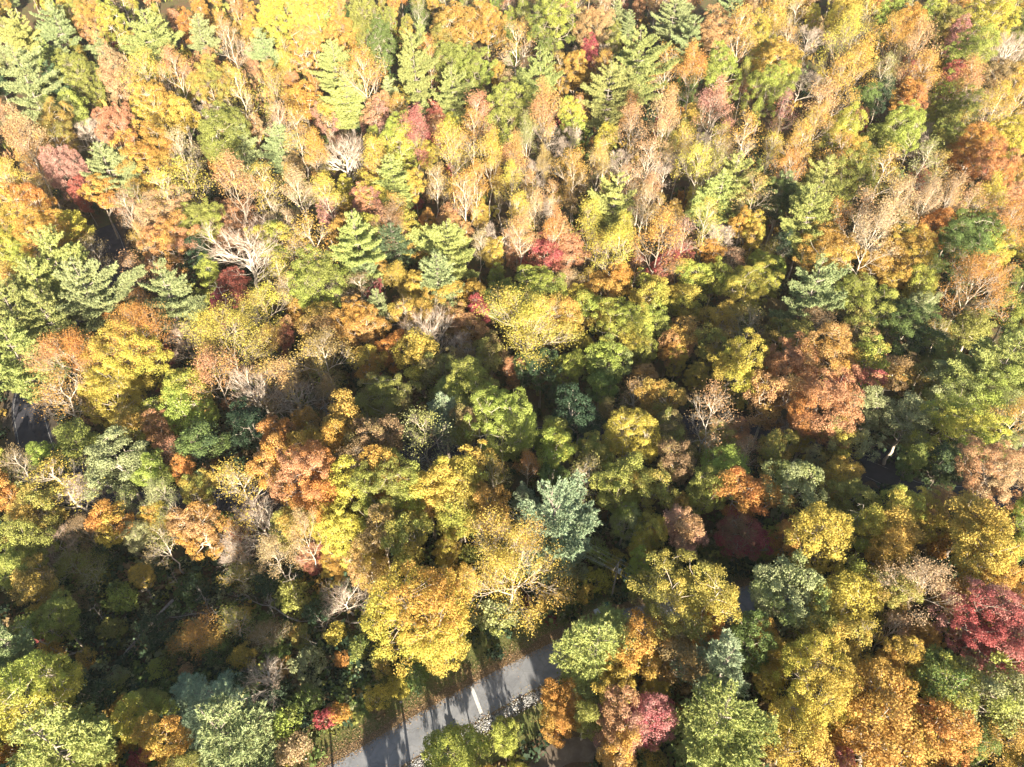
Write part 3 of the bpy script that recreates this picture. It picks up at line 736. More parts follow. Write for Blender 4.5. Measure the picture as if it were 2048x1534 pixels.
# trees anyone can pick out: pixel -> (label, how the others refer to it)
MARK = {
    (487, 500): ("big white-limbed bare tree with a wide fan of leafless branches", "the big white bare tree"),
    (471, 577): ("vivid crimson tree right under the big white bare tree", "the vivid crimson tree"),
    (1112, 1060): ("large blue-green pine with star-shaped crown above the utility pole", "the star-shaped blue-green pine"),
    (840, 1225): ("huge orange and yellow tree leaning out over the grass verge", "the huge orange-yellow tree by the verge"),
    (1255, 880): ("bright yellow tree standing sunlit out of dark olive woods", "the bright yellow tree"),
    (1370, 1066): ("red tree with its sunlit pink top and orange skirt", "the pink-topped red tree"),
    (1972, 1262): ("wide raspberry-pink tree with fine branches", "the raspberry-pink tree"),
    (1430, 1442): ("enormous lime-yellow pine at the lower edge", "the enormous lime pine"),
    (1194, 1312): ("shaggy lime-yellow conifer leaning over the driveway", "the shaggy conifer at the driveway"),
    (890, 832): ("narrow bluish pine on a tall bare trunk over the road gap", "the narrow pine at the road gap"),
    (1048, 657): ("large yellow tree with spreading ivory limbs, half leafless", "the yellow tree with ivory limbs"),
    (645, 567): ("rounded bright lime-green tree, evenly leafed", "the rounded lime-green tree"),
    (715, 492): ("light green pine with layered upswept boughs", "the layered light green pine"),
    (903, 498): ("tall pale pine with tiered boughs beyond golden oaks", "the tiered pale pine"),
    (1092, 503): ("coral red oak with flat clumpy crown", "the coral red oak"),
    (1618, 585): ("pale yellow-green pine with ragged sprawling boughs in shadow", "the ragged pale pine"),
    (1650, 742): ("broad rust-red oak forming the highest part of the rusty clump", "the rust-red oak clump"),
    (2003, 738): ("pale lime pine with dense fluffy boughs at the picture edge", "the fluffy pale pine"),
    (1985, 950): ("broad rust-pink tree with dark shaded side", "the broad rust-pink tree"),
    (395, 1062): ("orange tree with a glowing tip in the shaded hollow", "the orange tree in the hollow"),
    (218, 1045): ("slim leaning tree with one sunlit yellow-orange crown tuft", "the leaning tufted tree"),
    (236, 925): ("pale sage tree with fine feathery crown", "the feathery sage tree"),
    (250, 728): ("big lemon-yellow tree with thin white stems showing", "the big lemon-yellow tree"),
    (120, 530): ("tallest of the crowded pines, pale layered boughs at its top", "the crowded tall pines"),
    (333, 592): ("solitary rounded pine beside the dark gap", "the solitary rounded pine"),
    (60, 1412): ("lime and orange tree brightly lit beside the dark hollow", "the lime-orange tree by the hollow"),
    (450, 1482): ("wide silvery-green pine with sunlit left-hand boughs", "the silvery wide pine"),
    (625, 957): ("large orange oak with rusty clumps beside the shaded road", "the large orange oak"),
    (915, 950): ("golden yellow broad tree next to the power line", "the golden tree by the wires"),
    (1302, 1442): ("scarlet tree crowded against the enormous lime pine", "the scarlet tree"),
    (1708, 1195): ("glowing butter-yellow tree with dense clumps", "the butter-yellow tree"),
    (1885, 1370): ("dark green tree edged with yellow leaves", "the green tree edged yellow"),
    (1225, 397): ("yellowish pine with a broad soft crown", "the yellowish soft pine"),
    (1620, 422): ("bright green-yellow pine with long reaching boughs", "the long-boughed pine"),
    (1648, 352): ("tall slim yellow-green pine catching full sun", "the slim sunlit pine"),
    (1472, 352): ("lime pine leaning toward the light", "the leaning lime pine"),
    (830, 118): ("tallest far pine with bare white trunk showing below", "the tallest far pine"),
    (1215, 172): ("dark olive pine tapering to a point", "the dark olive pine"),
    (1275, 112): ("very broad pale olive pine", "the broad olive pine"),
    (305, 70): ("far grey-green pine with a heavy rounded head", "the far heavy-headed pine"),
    (48, 150): ("broad pyramid-shaped pine near the picture corner", "the pyramid-shaped pine"),
    (133, 338): ("dusty pink tree above a crimson patch", "the dusty pink tree"),
    (437, 255): ("big rounded olive oak", "the big rounded olive oak"),
    (687, 302): ("beige leafless tree with fine upright twigs", "the beige leafless tree"),
    (1495, 257): ("gold tree with wide fan of pale limbs", "the gold fan-limbed tree"),
    (1430, 66): ("rusty broad oak between two far pines", "the far rusty oak"),
    (1606, 142): ("tall grey leafless tree along the dark gap", "the grey leafless tree"),
    (1940, 98): ("light green oak with rounded clumps", "the light green far oak"),
    (2018, 266): ("yellow oak at the picture edge, dense and rounded", "the dense yellow edge oak"),
    (1803, 241): ("lime and olive oak in full sun", "the lime-olive oak"),
    (1957, 460): ("flat-topped green oak in full sun", "the flat-topped green oak"),
    (1662, 497): ("golden flat-topped oak showing white limbs beneath", "the gold flat-topped oak"),
    (1727, 412): ("tan feathery tree with white forks", "the tan feathery tree"),
    (1247, 655): ("bright spring-green oak with plump clumps in full sun", "the spring-green oak"),
    (1498, 572): ("lime green oak on the edge of dark woods", "the lime oak by dark woods"),
    (1818, 845): ("sage green oak beside the dark pavement gap", "the sage oak by the pavement"),
    (1925, 865): ("large yellow-green tree with scalloped clumps", "the scalloped yellow-green tree"),
    (1590, 975): ("grey-green tree with fine pale leaves", "the grey-green fine tree"),
    (1640, 1077): ("large bright yellow tree with an orange side branch", "the large yellow double tree"),
    (1760, 1482): ("wide orange-gold tree at the lower edge with pale twigs", "the wide orange-gold tree"),
    (522, 772): ("ivory leafless tree with twisted crown over the dark road", "the ivory twisted tree"),
    (845, 662): ("tangled beige leafless tree among golden oaks", "the tangled beige tree"),
    (722, 642): ("peach orange oak with horizontal layers", "the peach layered oak"),
    (1360, 1215): ("big olive tree turning yellow on its sunny side", "the big half-yellow olive tree"),
    (915, 1500): ("low lime green tree beside the stone-lined ditch", "the lime tree by the ditch"),
    (475, 968): ("sparse golden tree on long bare stems", "the sparse golden tree"),
    (425, 1400): ("blue-green pine half in shade", "the half-shaded blue pine"),
}
# ------------------------------------------------------------------ planting
CWORD = {'y': 'yellow', 'g': 'golden', 'o': 'orange', 'r': 'rusty salmon', 'k': 'crimson', 'p': 'dusty pink', 'l': 'lime green', 'G': 'green', 'd': 'dark green',
         'v': 'olive', 'w': 'sage green', 'b': 'brown', 't': 'tan'}
PWORD = {'w': 'pale grey-green', 'y': 'lime green', 'd': 'dark green', 'G': 'bluish green', 'v': 'olive green'}
NOUN = {'O': 'clumpy oak-like tree', 'M': 'dense rounded tree', 'V': 'open slender tree', 'B': 'leafless tree', 'P': 'pine', 'S': 'shrub'}
CAT = {'O': 'broadleaf tree', 'M': 'rounded tree', 'V': 'slender tree', 'B': 'bare tree', 'P': 'pine tree', 'S': 'shrub'}
NAME = {'O': 'broadleaf_tree', 'M': 'maple_tree', 'V': 'slender_tree', 'B': 'bare_tree', 'P': 'pine_tree', 'S': 'shrub'}
GROUP = {'O': 'clumpy broadleaf trees of the autumn wood', 'M': 'dense rounded trees of the autumn wood', 'V': 'open slender trees of the autumn wood',
         'B': 'leafless trees in the autumn wood', 'P': 'pines standing among the autumn trees', 'S': 'shrubs below the trees'}

entries = []
for line in TREES.strip().splitlines():
    for e in line.split('|'):
        a = e.split()
        entries.append(dict(x=float(a[0]), y=float(a[1]), w=float(a[2]), k=a[3], c=a[4]))

prng = random.Random(7)
def height_for(k, w_m, y):
    if k == 'P': return min(30, max(13, 13 + w_m * 1.05))
    if k == 'V': return min(23, max(13, 11.5 + w_m * 0.95))
    if k == 'B': return min(21, max(11, 9 + w_m * 0.95))
    if k == 'S': return max(2.6, w_m * 0.9)
    return min(22, max(9.5, 9 + w_m * 0.95))

def setup(e):
    k = e['k']
    depth = place(e['x'], e['y'], 12)[1]
    w = e['w'] / FPX * depth
    H = height_for(k, w, e['y']) * prng.uniform(0.94, 1.06)
    if 130 < e['x'] < 720 and 1090 < e['y'] < 1430 and k != 'S': H = min(H, 7.5)
    if e['y'] < 480: H *= {'V': 1.3, 'O': 1.12, 'M': 1.12}.get(k, 1)
    if 520 < e['x'] < 1010 and 830 < e['y'] < 1090 and k in 'OMV': H = min(24, H * 1.25)
    H = HSET.get((int(e['x']), int(e['y'])), H)
    kk = prng.randrange(len(KINDS[k])) if k not in 'B' else (prng.choice([0, 1]) if w > 7.5 else prng.choice([2, 3, 2, 3, 1]))
    if 1400 < e['x'] < 1770 and 690 < e['y'] < 830: e['H'] = H = H * 1.25
    if (k in 'OMP' and w > 10.0) or (k == 'V' and w > 10 and e['y'] > 480): kd = prng.choice(KINDS[k + 'L'])
    elif k == 'B' and e['w'] > 72: kd = prng.choice(KINDS['BL']); e['ivory'] = True
    else: kd = KINDS[k][kk]
    zc = kd.zc / kd.H * H
    if e['y'] < 480: zc += 0.08 * H       # far crowns: the visible part is the upper one
    p, depth = place(e['x'], e['y'], zc)
    w = e['w'] / FPX * depth
    e.update(kd=kd, H=H, w_m=w, pos=np.array([p[0], p[1], float(terrain(p[0], p[1]))]), depth=depth)
    return e
for e in entries:
    mk = (int(e['x']), int(e['y'])) in MARK
    if e['k'] in 'OM' and e['y'] < 430 and not mk and len(e['c']) == 1 and e['c'] in 'grotyb' and prng.random() < 0.42: e['k'] = 'V'
    if 520 < e['x'] < 1010 and 830 < e['y'] < 1090 and e['k'] in 'OMV': e['w'] *= 1.12
    setup(e)

# gaps between the noted crowns (in the upper two thirds and along the borders) take further, smaller trees
road_px = [(230, 485, 34), (50, 850, 66), (850, 905, 62), (530, 985, 40), (1740, 945, 60), (900, 1350, 80), (1020, 1370, 60), (1460, 1210, 40), (1215, 1215, 50), (700, 1480, 80), (800, 1480, 80), (650, 55, 24),
           (100, 400, 26), (30, 330, 20), (680, 830, 40), (1400, 855, 40), (1625, 95, 16), (1600, 20, 10), (1590, 300, 20), (350, 1220, 140), (600, 1250, 130), (1160, 1480, 90), (830, 1430, 60)]
def near_noted(x, y, R):
    for e in entries:
        rr = (e['w'] * 0.5 * 0.92 + R)
        dy = (y - e['y']) * 1.0
        if (x - e['x']) ** 2 + dy * dy < rr * rr: return e
    return None
frng = np.random.default_rng(3)
n_fill = 0
for t in range(9000):
    x = frng.uniform(-70, 2118); y = frng.uniform(-75, 1580)
    R = 13 + 13 * max(0, min(1, y / 1500))
    if any((x - a) ** 2 + (y - b) ** 2 < (c + R) ** 2 for a, b, c in road_px): continue
    if near_noted(x, y, R * 0.8): continue
    best = sorted(entries[:520], key=lambda e: (e['x'] - x) ** 2 + (e['y'] - y) ** 2)[:6]
    src = best[frng.integers(0, 5)]
    if src['k'] == 'P' and frng.random() < 0.7: continue
    k = {'P': 'P', 'B': 'V', 'S': 'S'}.get(src['k'], 'V' if frng.random() < 0.42 else 'M')
    if y > 1000 and k != 'S' and frng.random() < 0.3: k = 'S'
    if 80 < x < 740 and 1090 < y < 1420: k = 'S'
    c = src['c']
    if k == 'P' and c[0] not in PINE: c = 'w'
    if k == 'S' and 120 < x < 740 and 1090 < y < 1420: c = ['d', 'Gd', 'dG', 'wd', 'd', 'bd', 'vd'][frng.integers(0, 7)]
    e = dict(x=x, y=y, w=R * 2.3 + frng.uniform(0, 10), k=k, c=c, fill=True)
    if c[0] in 'kp' and frng.random() < 0.8: e['c'] = 'g' if frng.random() < .5 else 'v'
    setup(e); e['H'] *= 0.85
    if dist_to(RD, e['pos'][0], e['pos'][1]) < 4.5 or dist_to(DR, e['pos'][0], e['pos'][1]) < 5: continue
    entries.append(e); n_fill += 1
print("FILL", n_fill)

# labels: what a tree looks like, and which unmistakable tree it stands by
marks = {}
for e in entries:
    m = MARK.get((int(e['x']), int(e['y'])))
    if m and not e.get('fill'):
        e['label'], e['ref'] = m; marks[id(e)] = e
missing = [k for k in MARK if not any((int(e['x']), int(e['y'])) == k for e in entries)]
print("MARKS", len(marks), "missing", missing)
ML = list(marks.values())
ML += [dict(x=1225, y=1160, ref='the utility pole'), dict(x=950, y=1395, ref='the white bar on the driveway'), dict(x=62, y=850, ref='the shaded road gap'), dict(x=1740, y=945, ref='the paved gap'),
       dict(x=225, y=490, ref='the far road gap')]
used = set(e['label'] for e in entries if 'label' in e)
def words(c, k):
    T = PWORD if k == 'P' else CWORD
    if k == 'B': return {'t': 'pale', 'b': 'dark-twigged', 'p': 'pinkish'}.get(c[0], 'grey')
    a = T.get(c[0], CWORD.get(c[0]))
    if len(c) > 1: return a + ' and ' + T.get(c[1], CWORD.get(c[1]))
    return a
def rel(e, m):
    dx, dy = e['x'] - m['x'], e['y'] - m['y']
    if abs(dy) > abs(dx) * 0.6: return 'beyond' if dy < 0 else 'on the near side of'
    return 'beside'
for e in entries:
    if 'label' in e: continue
    near = sorted(ML, key=lambda m: (m['x'] - e['x']) ** 2 + (m['y'] - e['y']) ** 2)[:7]
    base = words(e['c'], e['k']) + ' ' + NOUN[e['k']]
    med = 3.2 if e['k'] == 'S' else 6.5
    sizes = ['', 'small ' if e['w_m'] < med else 'large ', 'short ' if e['H'] < 15 else 'tall ']
    cands = [f"{s}{base} {rel(e, m)} {m['ref']}" for s in sizes[1:] for m in near[:2]] + [f"{s}{base} {rel(e, m)} {m['ref']}" for m in near[2:4] for s in sizes]
    cands += [f"{s}{words(e['c'], e['k'])} {NOUN[e['k']].split()[-1]} between {a['ref']} and {b['ref']}" for s in sizes for a in near[:4] for b in near[:5] if a is not b and near.index(a) < near.index(b)]
    side = lambda m: 'left of' if e['x'] < m['x'] else 'right of'
    cands += [f"{s}{base}, {side(m)} {m['ref']}" for m in near[:5] for s in sizes]
    cands += [f"{o}{s}{words(e['c'], e['k'])} {NOUN[e['k']].split()[-1]} {side(m)} {m['ref']}" for o in ('second ', 'third ', 'fourth ') for m in near[:5] for s in sizes]
    for c in cands:
        if c not in used and 4 <= len(c.split()) <= 16: break
    e['label'] = c; used.add(c)

by_name_mats = {}
for e in entries:
    kd = e['kd']; k = e['k']
    root = bpy.data.objects.new(NAME[k], None)
    root.empty_display_size = 1.0
    root.location = e['pos']
    lean = LEAN.get((int(e['x']), int(e['y'])), (0, 0))
    sxy = min(e['w_m'], 9.5 if e['y'] < 480 and k == 'V' else 99) / kd.W * (1.04 if k == 'S' or e.get('fill') else 1.16 if k in 'OM' else 1.12) * (0.9 if e['y'] < 450 and k in 'OMV' else 1); sz = e['H'] / kd.H
    if k == 'S': sz = sxy * prng.uniform(0.85, 1.1)
    root.rotation_euler = (math.radians(lean[1] + prng.uniform(-2, 2)), math.radians(lean[0] + prng.uniform(-2, 2)), 0)
    if lean != (0, 0):     # keep the crown where it is seen while the foot shifts
        s = kd.zc / kd.H * e['H']
        root.location.x -= math.sin(math.radians(lean[0])) * s; root.location.y += math.sin(math.radians(lean[1])) * s
        root.location.z = float(terrain(root.location.x, root.location.y))
    COL.objects.link(root)
    tag(root, e['label'], CAT[k], GROUP[k])
    rz = prng.uniform(0, 6.283)
    pale = k == 'B' or (k == 'V' and prng.random() < 0.75) or (k in 'OM' and prng.random() < 0.25)
    ax_, ay_ = prng.uniform(0.88, 1.12), prng.uniform(0.88, 1.12)
    code = e['c'] if len(e['c']) > 1 or k == 'P' else e['c'] + prng.choice(NEXT[e['c']] + e['c'])
    for part, me in (('trunk', kd.trunk), ('crown', kd.crown)):
        o = bpy.data.objects.new(part, me)
        o.parent = root; o.scale = (sxy * ax_, sxy * ay_, sz); o.rotation_euler = (0, 0, rz)
        COL.objects.link(o)
        sl = o.material_slots[0]; sl.link = 'OBJECT'
        if part == 'trunk': sl.material = BARK_PINE if k == 'P' else IVORY if e.get('ivory') else (BARK_PALE if pale else BARK)
        elif k == 'B': sl.material = TWIG_PALE if e['c'] == 't' and not e.get('ivory') else TWIG
        else: sl.material = leaf_mat(code, k == 'P')
print("TREES", len(entries), {k: sum(1 for e in entries if e['k'] == k) for k in 'OMVBPS'})

# ------------------------------------------------------------------ undergrowth: one mass of bushes and saplings, too many to count
UNDER = tint_material("undergrowth_leaves")
def bush_proto(seed, n_leaf=46, leaf=0.55):
    r = np.random.default_rng(seed)
    d = unit(r.normal(size=(n_leaf, 3)) + np.array([0, 0, 0.4]))
    pos = d * (r.uniform(0.45, 1.0, (n_leaf, 1)) * lobed(r, amp=0.25)(d)[:, None]) * np.array([1, 1, 0.9]) + np.array([0, 0, 0.75])
    nr = unit(d * 0.5 + r.normal(size=(n_leaf, 3)) * 0.6 + np.array([0, 0, 0.4]))
    V, Q = leaf_quads(pos, nr, leaf * r.uniform(0.6, 1.3, n_leaf), r)
    return V, Q
def mass(name, pts, rad, tints, seed, mat, n_leaf=46, leaf=0.55, label=None):
    r = np.random.default_rng(seed)
    protos = [bush_proto(seed * 10 + i, n_leaf, leaf) for i in range(8)]
    VV, QQ, TT = [], [], []; base = 0
    for i in range(len(pts)):
        V, Q = protos[r.integers(0, 8)]
        a = r.uniform(0, 6.28); ca, sa = math.cos(a), math.sin(a)
        s = rad[i]
        W = np.stack([(V[:, 0] * ca - V[:, 1] * sa) * s[0], (V[:, 0] * sa + V[:, 1] * ca) * s[0], V[:, 2] * s[1]], axis=1) + pts[i]
        VV.append(W); QQ.append(Q + base); base += len(V)
        TT.append(np.clip(tints[i][None, :] * r.uniform(0.65, 1.3, (len(Q), 1)), 0, 1))
    me = build_mesh(name, np.concatenate(VV), [np.concatenate(QQ)], {"tint": np.concatenate(TT)})
    me.materials.append(mat)
    o = bpy.data.objects.new(name, me); COL.objects.link(o)
    tag(o, label, kind="stuff"); return o

ur = np.random.default_rng(77)
LOG_PX = [((346, 1200), (224, 1338)), ((256, 1226), (206, 1295)), ((172, 1300), (88, 1326)), ((742, 1243), (600, 1243)), ((600, 1243), (480, 1188)), ((310, 1240), (430, 1222))]
LOGW = [(place(*a, 0)[0][:2], place(*b, 0)[0][:2]) for a, b in LOG_PX]
def seg_d(a, b, x, y):
    ab = b - a; t = max(0, min(1, ((x - a[0]) * ab[0] + (y - a[1]) * ab[1]) / (ab @ ab)))
    return math.hypot(x - a[0] - ab[0] * t, y - a[1] - ab[1] * t)
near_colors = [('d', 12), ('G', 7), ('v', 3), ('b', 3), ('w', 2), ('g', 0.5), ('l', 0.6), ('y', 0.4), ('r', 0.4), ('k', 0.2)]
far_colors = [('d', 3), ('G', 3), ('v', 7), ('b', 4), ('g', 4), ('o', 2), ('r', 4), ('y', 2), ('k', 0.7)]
pts, rad, tin = [], [], []
def pick(tab):
    w = np.array([b for a, b in tab]); return tab[ur.choice(len(tab), p=w / w.sum())][0]
tries = 0
while len(pts) < 8200 and tries < 60000:
    tries += 1
    px = ur.uniform(-120, 2170); py = ur.uniform(-90, 1600) if ur.random() < 0.55 else ur.uniform(500, 1600)
    p, dep = place(px, py, 0)
    x, y = p[0], p[1]
    if any(seg_d(a, b, x, y) < 1.5 for a, b in LOGW): continue
    if dist_to(RD, x, y) < 4.8: continue
    dd = dist_to(DR, x, y)
    if dd < 4.2 and py > 1150: continue
    if dd < 3.6: continue
    if (px - 1160) ** 2 + (py - 1480) ** 2 < 95 ** 2 and ur.random() < 0.93: continue
    if 640 < px < 1100 and py > 1390 and dd < 10.5 and ur.random() < 0.85: continue
    if dd < 9 and py > 1250 and px < 1150 and ur.random() < 0.8: continue
    pts.append(np.array([x, y, float(terrain(x, y)) - 0.15]))
    far = dep > 190
    r0 = ur.uniform(0.5, 1.5) if not far else ur.uniform(0.9, 2.3)
    if ur.random() < 0.22: r0 *= 1.6
    rad.append((r0, r0 * ur.uniform(0.7, 1.35) * (1.6 if far and ur.random() < 0.5 else 1)))
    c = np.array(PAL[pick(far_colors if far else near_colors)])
    tin.append(c * ur.uniform(0.45, 0.95))  # leaf tints darkened to deepen the shade in gaps below the crowns
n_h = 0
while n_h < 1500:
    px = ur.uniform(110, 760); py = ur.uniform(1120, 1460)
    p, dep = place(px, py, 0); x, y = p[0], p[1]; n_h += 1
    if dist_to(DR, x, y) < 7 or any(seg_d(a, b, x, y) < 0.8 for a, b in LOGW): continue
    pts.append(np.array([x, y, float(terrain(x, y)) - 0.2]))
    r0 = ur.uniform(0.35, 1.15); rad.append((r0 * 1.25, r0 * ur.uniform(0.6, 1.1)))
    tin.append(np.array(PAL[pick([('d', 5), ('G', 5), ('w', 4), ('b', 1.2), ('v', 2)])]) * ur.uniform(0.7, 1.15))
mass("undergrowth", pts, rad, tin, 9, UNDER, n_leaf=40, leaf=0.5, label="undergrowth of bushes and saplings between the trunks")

# the woods go on outside the picture; they also shade its lower edge
pts, rad, tin = [], [], []
def outer(x, y, H, W, code):
    gz = float(terrain(x, y))
    for j in range(11):
        a = ur.uniform(0, 6.28); q = ur.uniform(0.1, 0.75) * W * 0.5
        pts.append(np.array([x + math.cos(a) * q, y + math.sin(a) * q, gz + H * ur.uniform(0.42, 0.86)]))
        s = W * 0.24 * ur.uniform(0.8, 1.25)
        rad.append((s, s * 0.8)); tin.append(np.array(PAL[code]) * ur.uniform(0.8, 1.1))
    stems.append(np.array([x, y, gz - 0.5, x + ur.normal() * 0.3, y, gz + H * 0.8, 0.28, 0.08]))
stems = []
outer_spots = []
for t in range(2500):
    x = ur.uniform(-150, 150); y = ur.uniform(-75, 36)
    px, py, dp = project(x, y, float(terrain(x, y)) + 17)
    if dp > 5 and -40 < px < 2090 and py < 1620: continue
    if abs(x) > 120 - y * 0.2: continue
    if any((x - a) ** 2 + (y - b) ** 2 < 7.6 ** 2 for a, b in outer_spots): continue
    if dist_to(DR, x, y) < 6: continue
    outer_spots.append((x, y))
SUNDIR = -np.array([travel.x, travel.y, travel.z])
def lit_lane(x, y, H):
    """keep the sun's way to the driveway bar and the lower verge open, as the photograph shows it is"""
    for (tx, ty, rw) in LANES:
        for hz in (H * 0.85, H * 0.6, H * 0.45):
            s = hz / SUNDIR[2]
            if math.hypot(x - (tx + SUNDIR[0] * s), y - (ty + SUNDIR[1] * s)) < rw: return True
    return False
LANES = []
for px, py, rw in [(965, 1388, 9), (690, 1500, 6.0), (850, 1470, 5), (60, 1412, 5), (112, 1500, 5), (450, 1470, 4)]:
    q = place(px, py, 0 if px > 600 else 10)[0]; LANES.append((q[0], q[1], rw))
for (x, y) in outer_spots:
    H = ur.uniform(14, 20)
    if lit_lane(x, y, H): continue
    outer(x, y, H, ur.uniform(6.5, 9), pick(far_colors))
# flanks and the far side
for t in range(420):
    x = ur.uniform(-420, 420); y = ur.uniform(30, 620)
    px, py, dp = project(x, y, float(terrain(x, y)) + 12)
    if -110 < px < 2158 and py > -95: continue
    if abs(px - 1024) > 2400 or py < -420: continue
    outer(x, y, ur.uniform(15, 22), ur.uniform(8, 12), pick(far_colors))
mass("surrounding_woods", pts, rad, tin, 10, UNDER, n_leaf=36, leaf=0.66, label="woods continuing beyond the picture")
Vs, Qs = tubes(np.array(stems), 5)
me = build_mesh("surrounding_stems", Vs, [Qs]); me.materials.append(BARK)
o = bpy.data.objects.new("surrounding_stems", me); COL.objects.link(o); tag(o, "trunks of the woods beyond the picture", kind="stuff")
# ------------------------------------------------------------------ things on the ground
def obj(name, me, mat=None, parent=None):
    if mat is not None: me.materials.append(mat)
    o = bpy.data.objects.new(name, me)
    if parent: o.parent = parent
    COL.objects.link(o); return o

def tubes_mesh(name, segs, sides=8): 
    V, Q = tubes(np.array(segs), sides); return build_mesh(name, V, [Q], smooth=True)

def box(c, s, ax=None):
    ax = np.eye(3) if ax is None else np.asarray(ax)
    V = []
    for i in (-1, 1):
        for j in (-1, 1):
            for k in (-1, 1):
                V.append(np.asarray(c) + ax[0] * i * s[0] / 2 + ax[1] * j * s[1] / 2 + ax[2] * k * s[2] / 2)
    Q = np.array([[0, 1, 3, 2], [4, 6, 7, 5], [0, 4, 5, 1], [2, 3, 7, 6], [0, 2, 6, 4], [1, 5, 7, 3]])
    return np.array(V), Q

def boxes_mesh(name, L):
    VV, QQ = [], []; b = 0
    for args in L:
        V, Q = box(*args); VV.append(V); QQ.append(Q + b); b += 8
    return build_mesh(name, np.concatenate(VV), [np.concatenate(QQ)])

POLEWOOD = noise_mat("pole_wood", [(0.3, (0.24, 0.20, 0.16)), (0.7, (0.46, 0.42, 0.36))], scale=4, bump=0.3)
METAL = noise_mat("galvanised_metal", [(0.3, (0.32, 0.33, 0.34)), (0.7, (0.48, 0.49, 0.50))], scale=5, bump=0.05, rough=0.5)
CERAMIC = noise_mat("insulator_ceramic", [(0.3, (0.24, 0.16, 0.12)), (0.7, (0.38, 0.27, 0.2))], scale=5, bump=0, rough=0.3)
WIRE = noise_mat("wire_aluminium", [(0.3, (0.42, 0.42, 0.42)), (0.7, (0.55, 0.55, 0.55))], scale=5, bump=0, rough=0.5)

base1, _ = place(1224, 1191, 0)
PH = 9.5
line_dir = None
tops_px = [(640, 806), (1238, 1136), (1500, 1300)]
A = place(650, 812, PH)[0]; B = np.array([base1[0], base1[1], float(terrain(base1[0], base1[1])) + PH])
dvec = (A - B)[:2]; dist = np.linalg.norm(dvec); dvec = dvec / dist
nv = np.array([-dvec[1], dvec[0]])
pole_xy = [B[:2] + dvec * dist, B[:2], B[:2] - dvec * 38]
pole_lab = ["grey wooden utility pole seen only by its crossarm where wires dip under the far trees",
            "grey wooden utility pole with one crossarm beside the two cabinets",
            "grey wooden utility pole hidden inside the olive tree by the driveway"]
att = []
for i, xy in enumerate(pole_xy):
    gz = float(terrain(xy[0], xy[1]))
    root = bpy.data.objects.new("utility_pole", None); root.location = (xy[0], xy[1], gz); COL.objects.link(root)
    tag(root, pole_lab[i], "utility pole", "utility poles along the wires")
    obj("pole", tubes_mesh("pole", [[0, 0, -0.8, 0, 0, PH * 0.5, 0.17, 0.14], [0, 0, PH * 0.5, 0, 0, PH + 0.45, 0.14, 0.11]], 10), POLEWOOD, root)
    ax = [[nv[0], nv[1], 0], [dvec[0], dvec[1], 0], [0, 0, 1]]
    obj("crossarm", boxes_mesh("crossarm", [((dvec[0] * .2, dvec[1] * .2, PH - 0.1), (2.4, 0.10, 0.12), ax)]), POLEWOOD, root)
    obj("brace", tubes_mesh("brace", [[dvec[0] * .2 + nv[0] * s, dvec[1] * .2 + nv[1] * s, PH - 0.15, dvec[0] * .15, dvec[1] * .15, PH - 0.9, 0.02, 0.02] for s in (-0.7, 0.7)], 4), METAL, root)
    a = []
    for s in (-1.1, -0.45, 0.45, 1.1):
        b = np.array([dvec[0] * .2 + nv[0] * s, dvec[1] * .2 + nv[1] * s, PH - 0.04])
        obj("insulator", tubes_mesh("insulator", [[*b, *(b + [0, 0, .12]), 0.06, 0.05], [*(b + [0, 0, .12]), *(b + [0, 0, .22]), 0.07, 0.04]], 8), CERAMIC, root)
        a.append(np.array([xy[0], xy[1], gz]) + b + np.array([0, 0, .22]))
    a.append(np.array([xy[0], xy[1], gz + PH - 2.0]))
    att.append(a)
    if i == 1:
        t = np.array([-dvec[0] * .42, -dvec[1] * .42, PH - 1.7])
        obj("transformer", tubes_mesh("transformer", [[*t, *(t + [0, 0, .9]), 0.26, 0.26], [*(t + [0, 0, .9]), *(t + [0, 0, 1.0]), 0.26, 0.1]], 12), METAL, root)
names = ["outermost bare wire on the far side of the pole", "second bare wire from the far side of the pole", "third bare wire from the far side of the pole", "bare wire nearest the driveway", "thick cable hanging lowest below the crossarm"]
where = [" running up over the shaded road", " dipping behind the olive tree"]
for s in range(2):
    for w in range(5):
        p, q = att[s][w], att[s + 1][w]
        n = 16; T = np.linspace(0, 1, n + 1)[:, None]
        P = p + (q - p) * T; P[:, 2:3] -= 4 * (0.9 if w < 4 else 1.3) * T * (1 - T)
        r = 0.014 if w < 4 else 0.03
        o = obj("overhead_wire", tubes_mesh("overhead_wire", [[*P[i], *P[i + 1], r, r] for i in range(n)], 4), WIRE)
        tag(o, names[w] + where[s], "wire", "overhead wires")

# two utility cabinets by the driveway
def cabinet(px, py, w, d, h, ang, mat, label):
    p = place(px, py, 0)[0]
    root = bpy.data.objects.new("utility_cabinet", None); root.location = (p[0], p[1], float(terrain(p[0], p[1])) + 0.02); root.rotation_euler = (0, 0, ang); COL.objects.link(root)
    tag(root, label, "utility box")
    obj("plinth", boxes_mesh("plinth", [((0, 0, 0.04), (w + 0.25, d + 0.25, 0.12))]), noise_mat("concrete", [(0.3, (0.3, 0.3, 0.28)), (0.7, (0.45, 0.44, 0.42))], scale=4), root)
    body = boxes_mesh("body", [((0, 0, 0.1 + h / 2), (w, d, h))]); obj("body", body, mat, root)
    o = obj("lid", boxes_mesh("lid", [((0, 0, 0.1 + h + 0.03), (w + 0.08, d + 0.08, 0.06))]), mat, root)
    m = o.modifiers.new("edge", 'BEVEL'); m.width = 0.02; m.segments = 2
    obj("handle", boxes_mesh("handle", [((0, -d / 2 - 0.03, 0.1 + h * 0.6), (0.16, 0.04, 0.05))]), METAL, root)
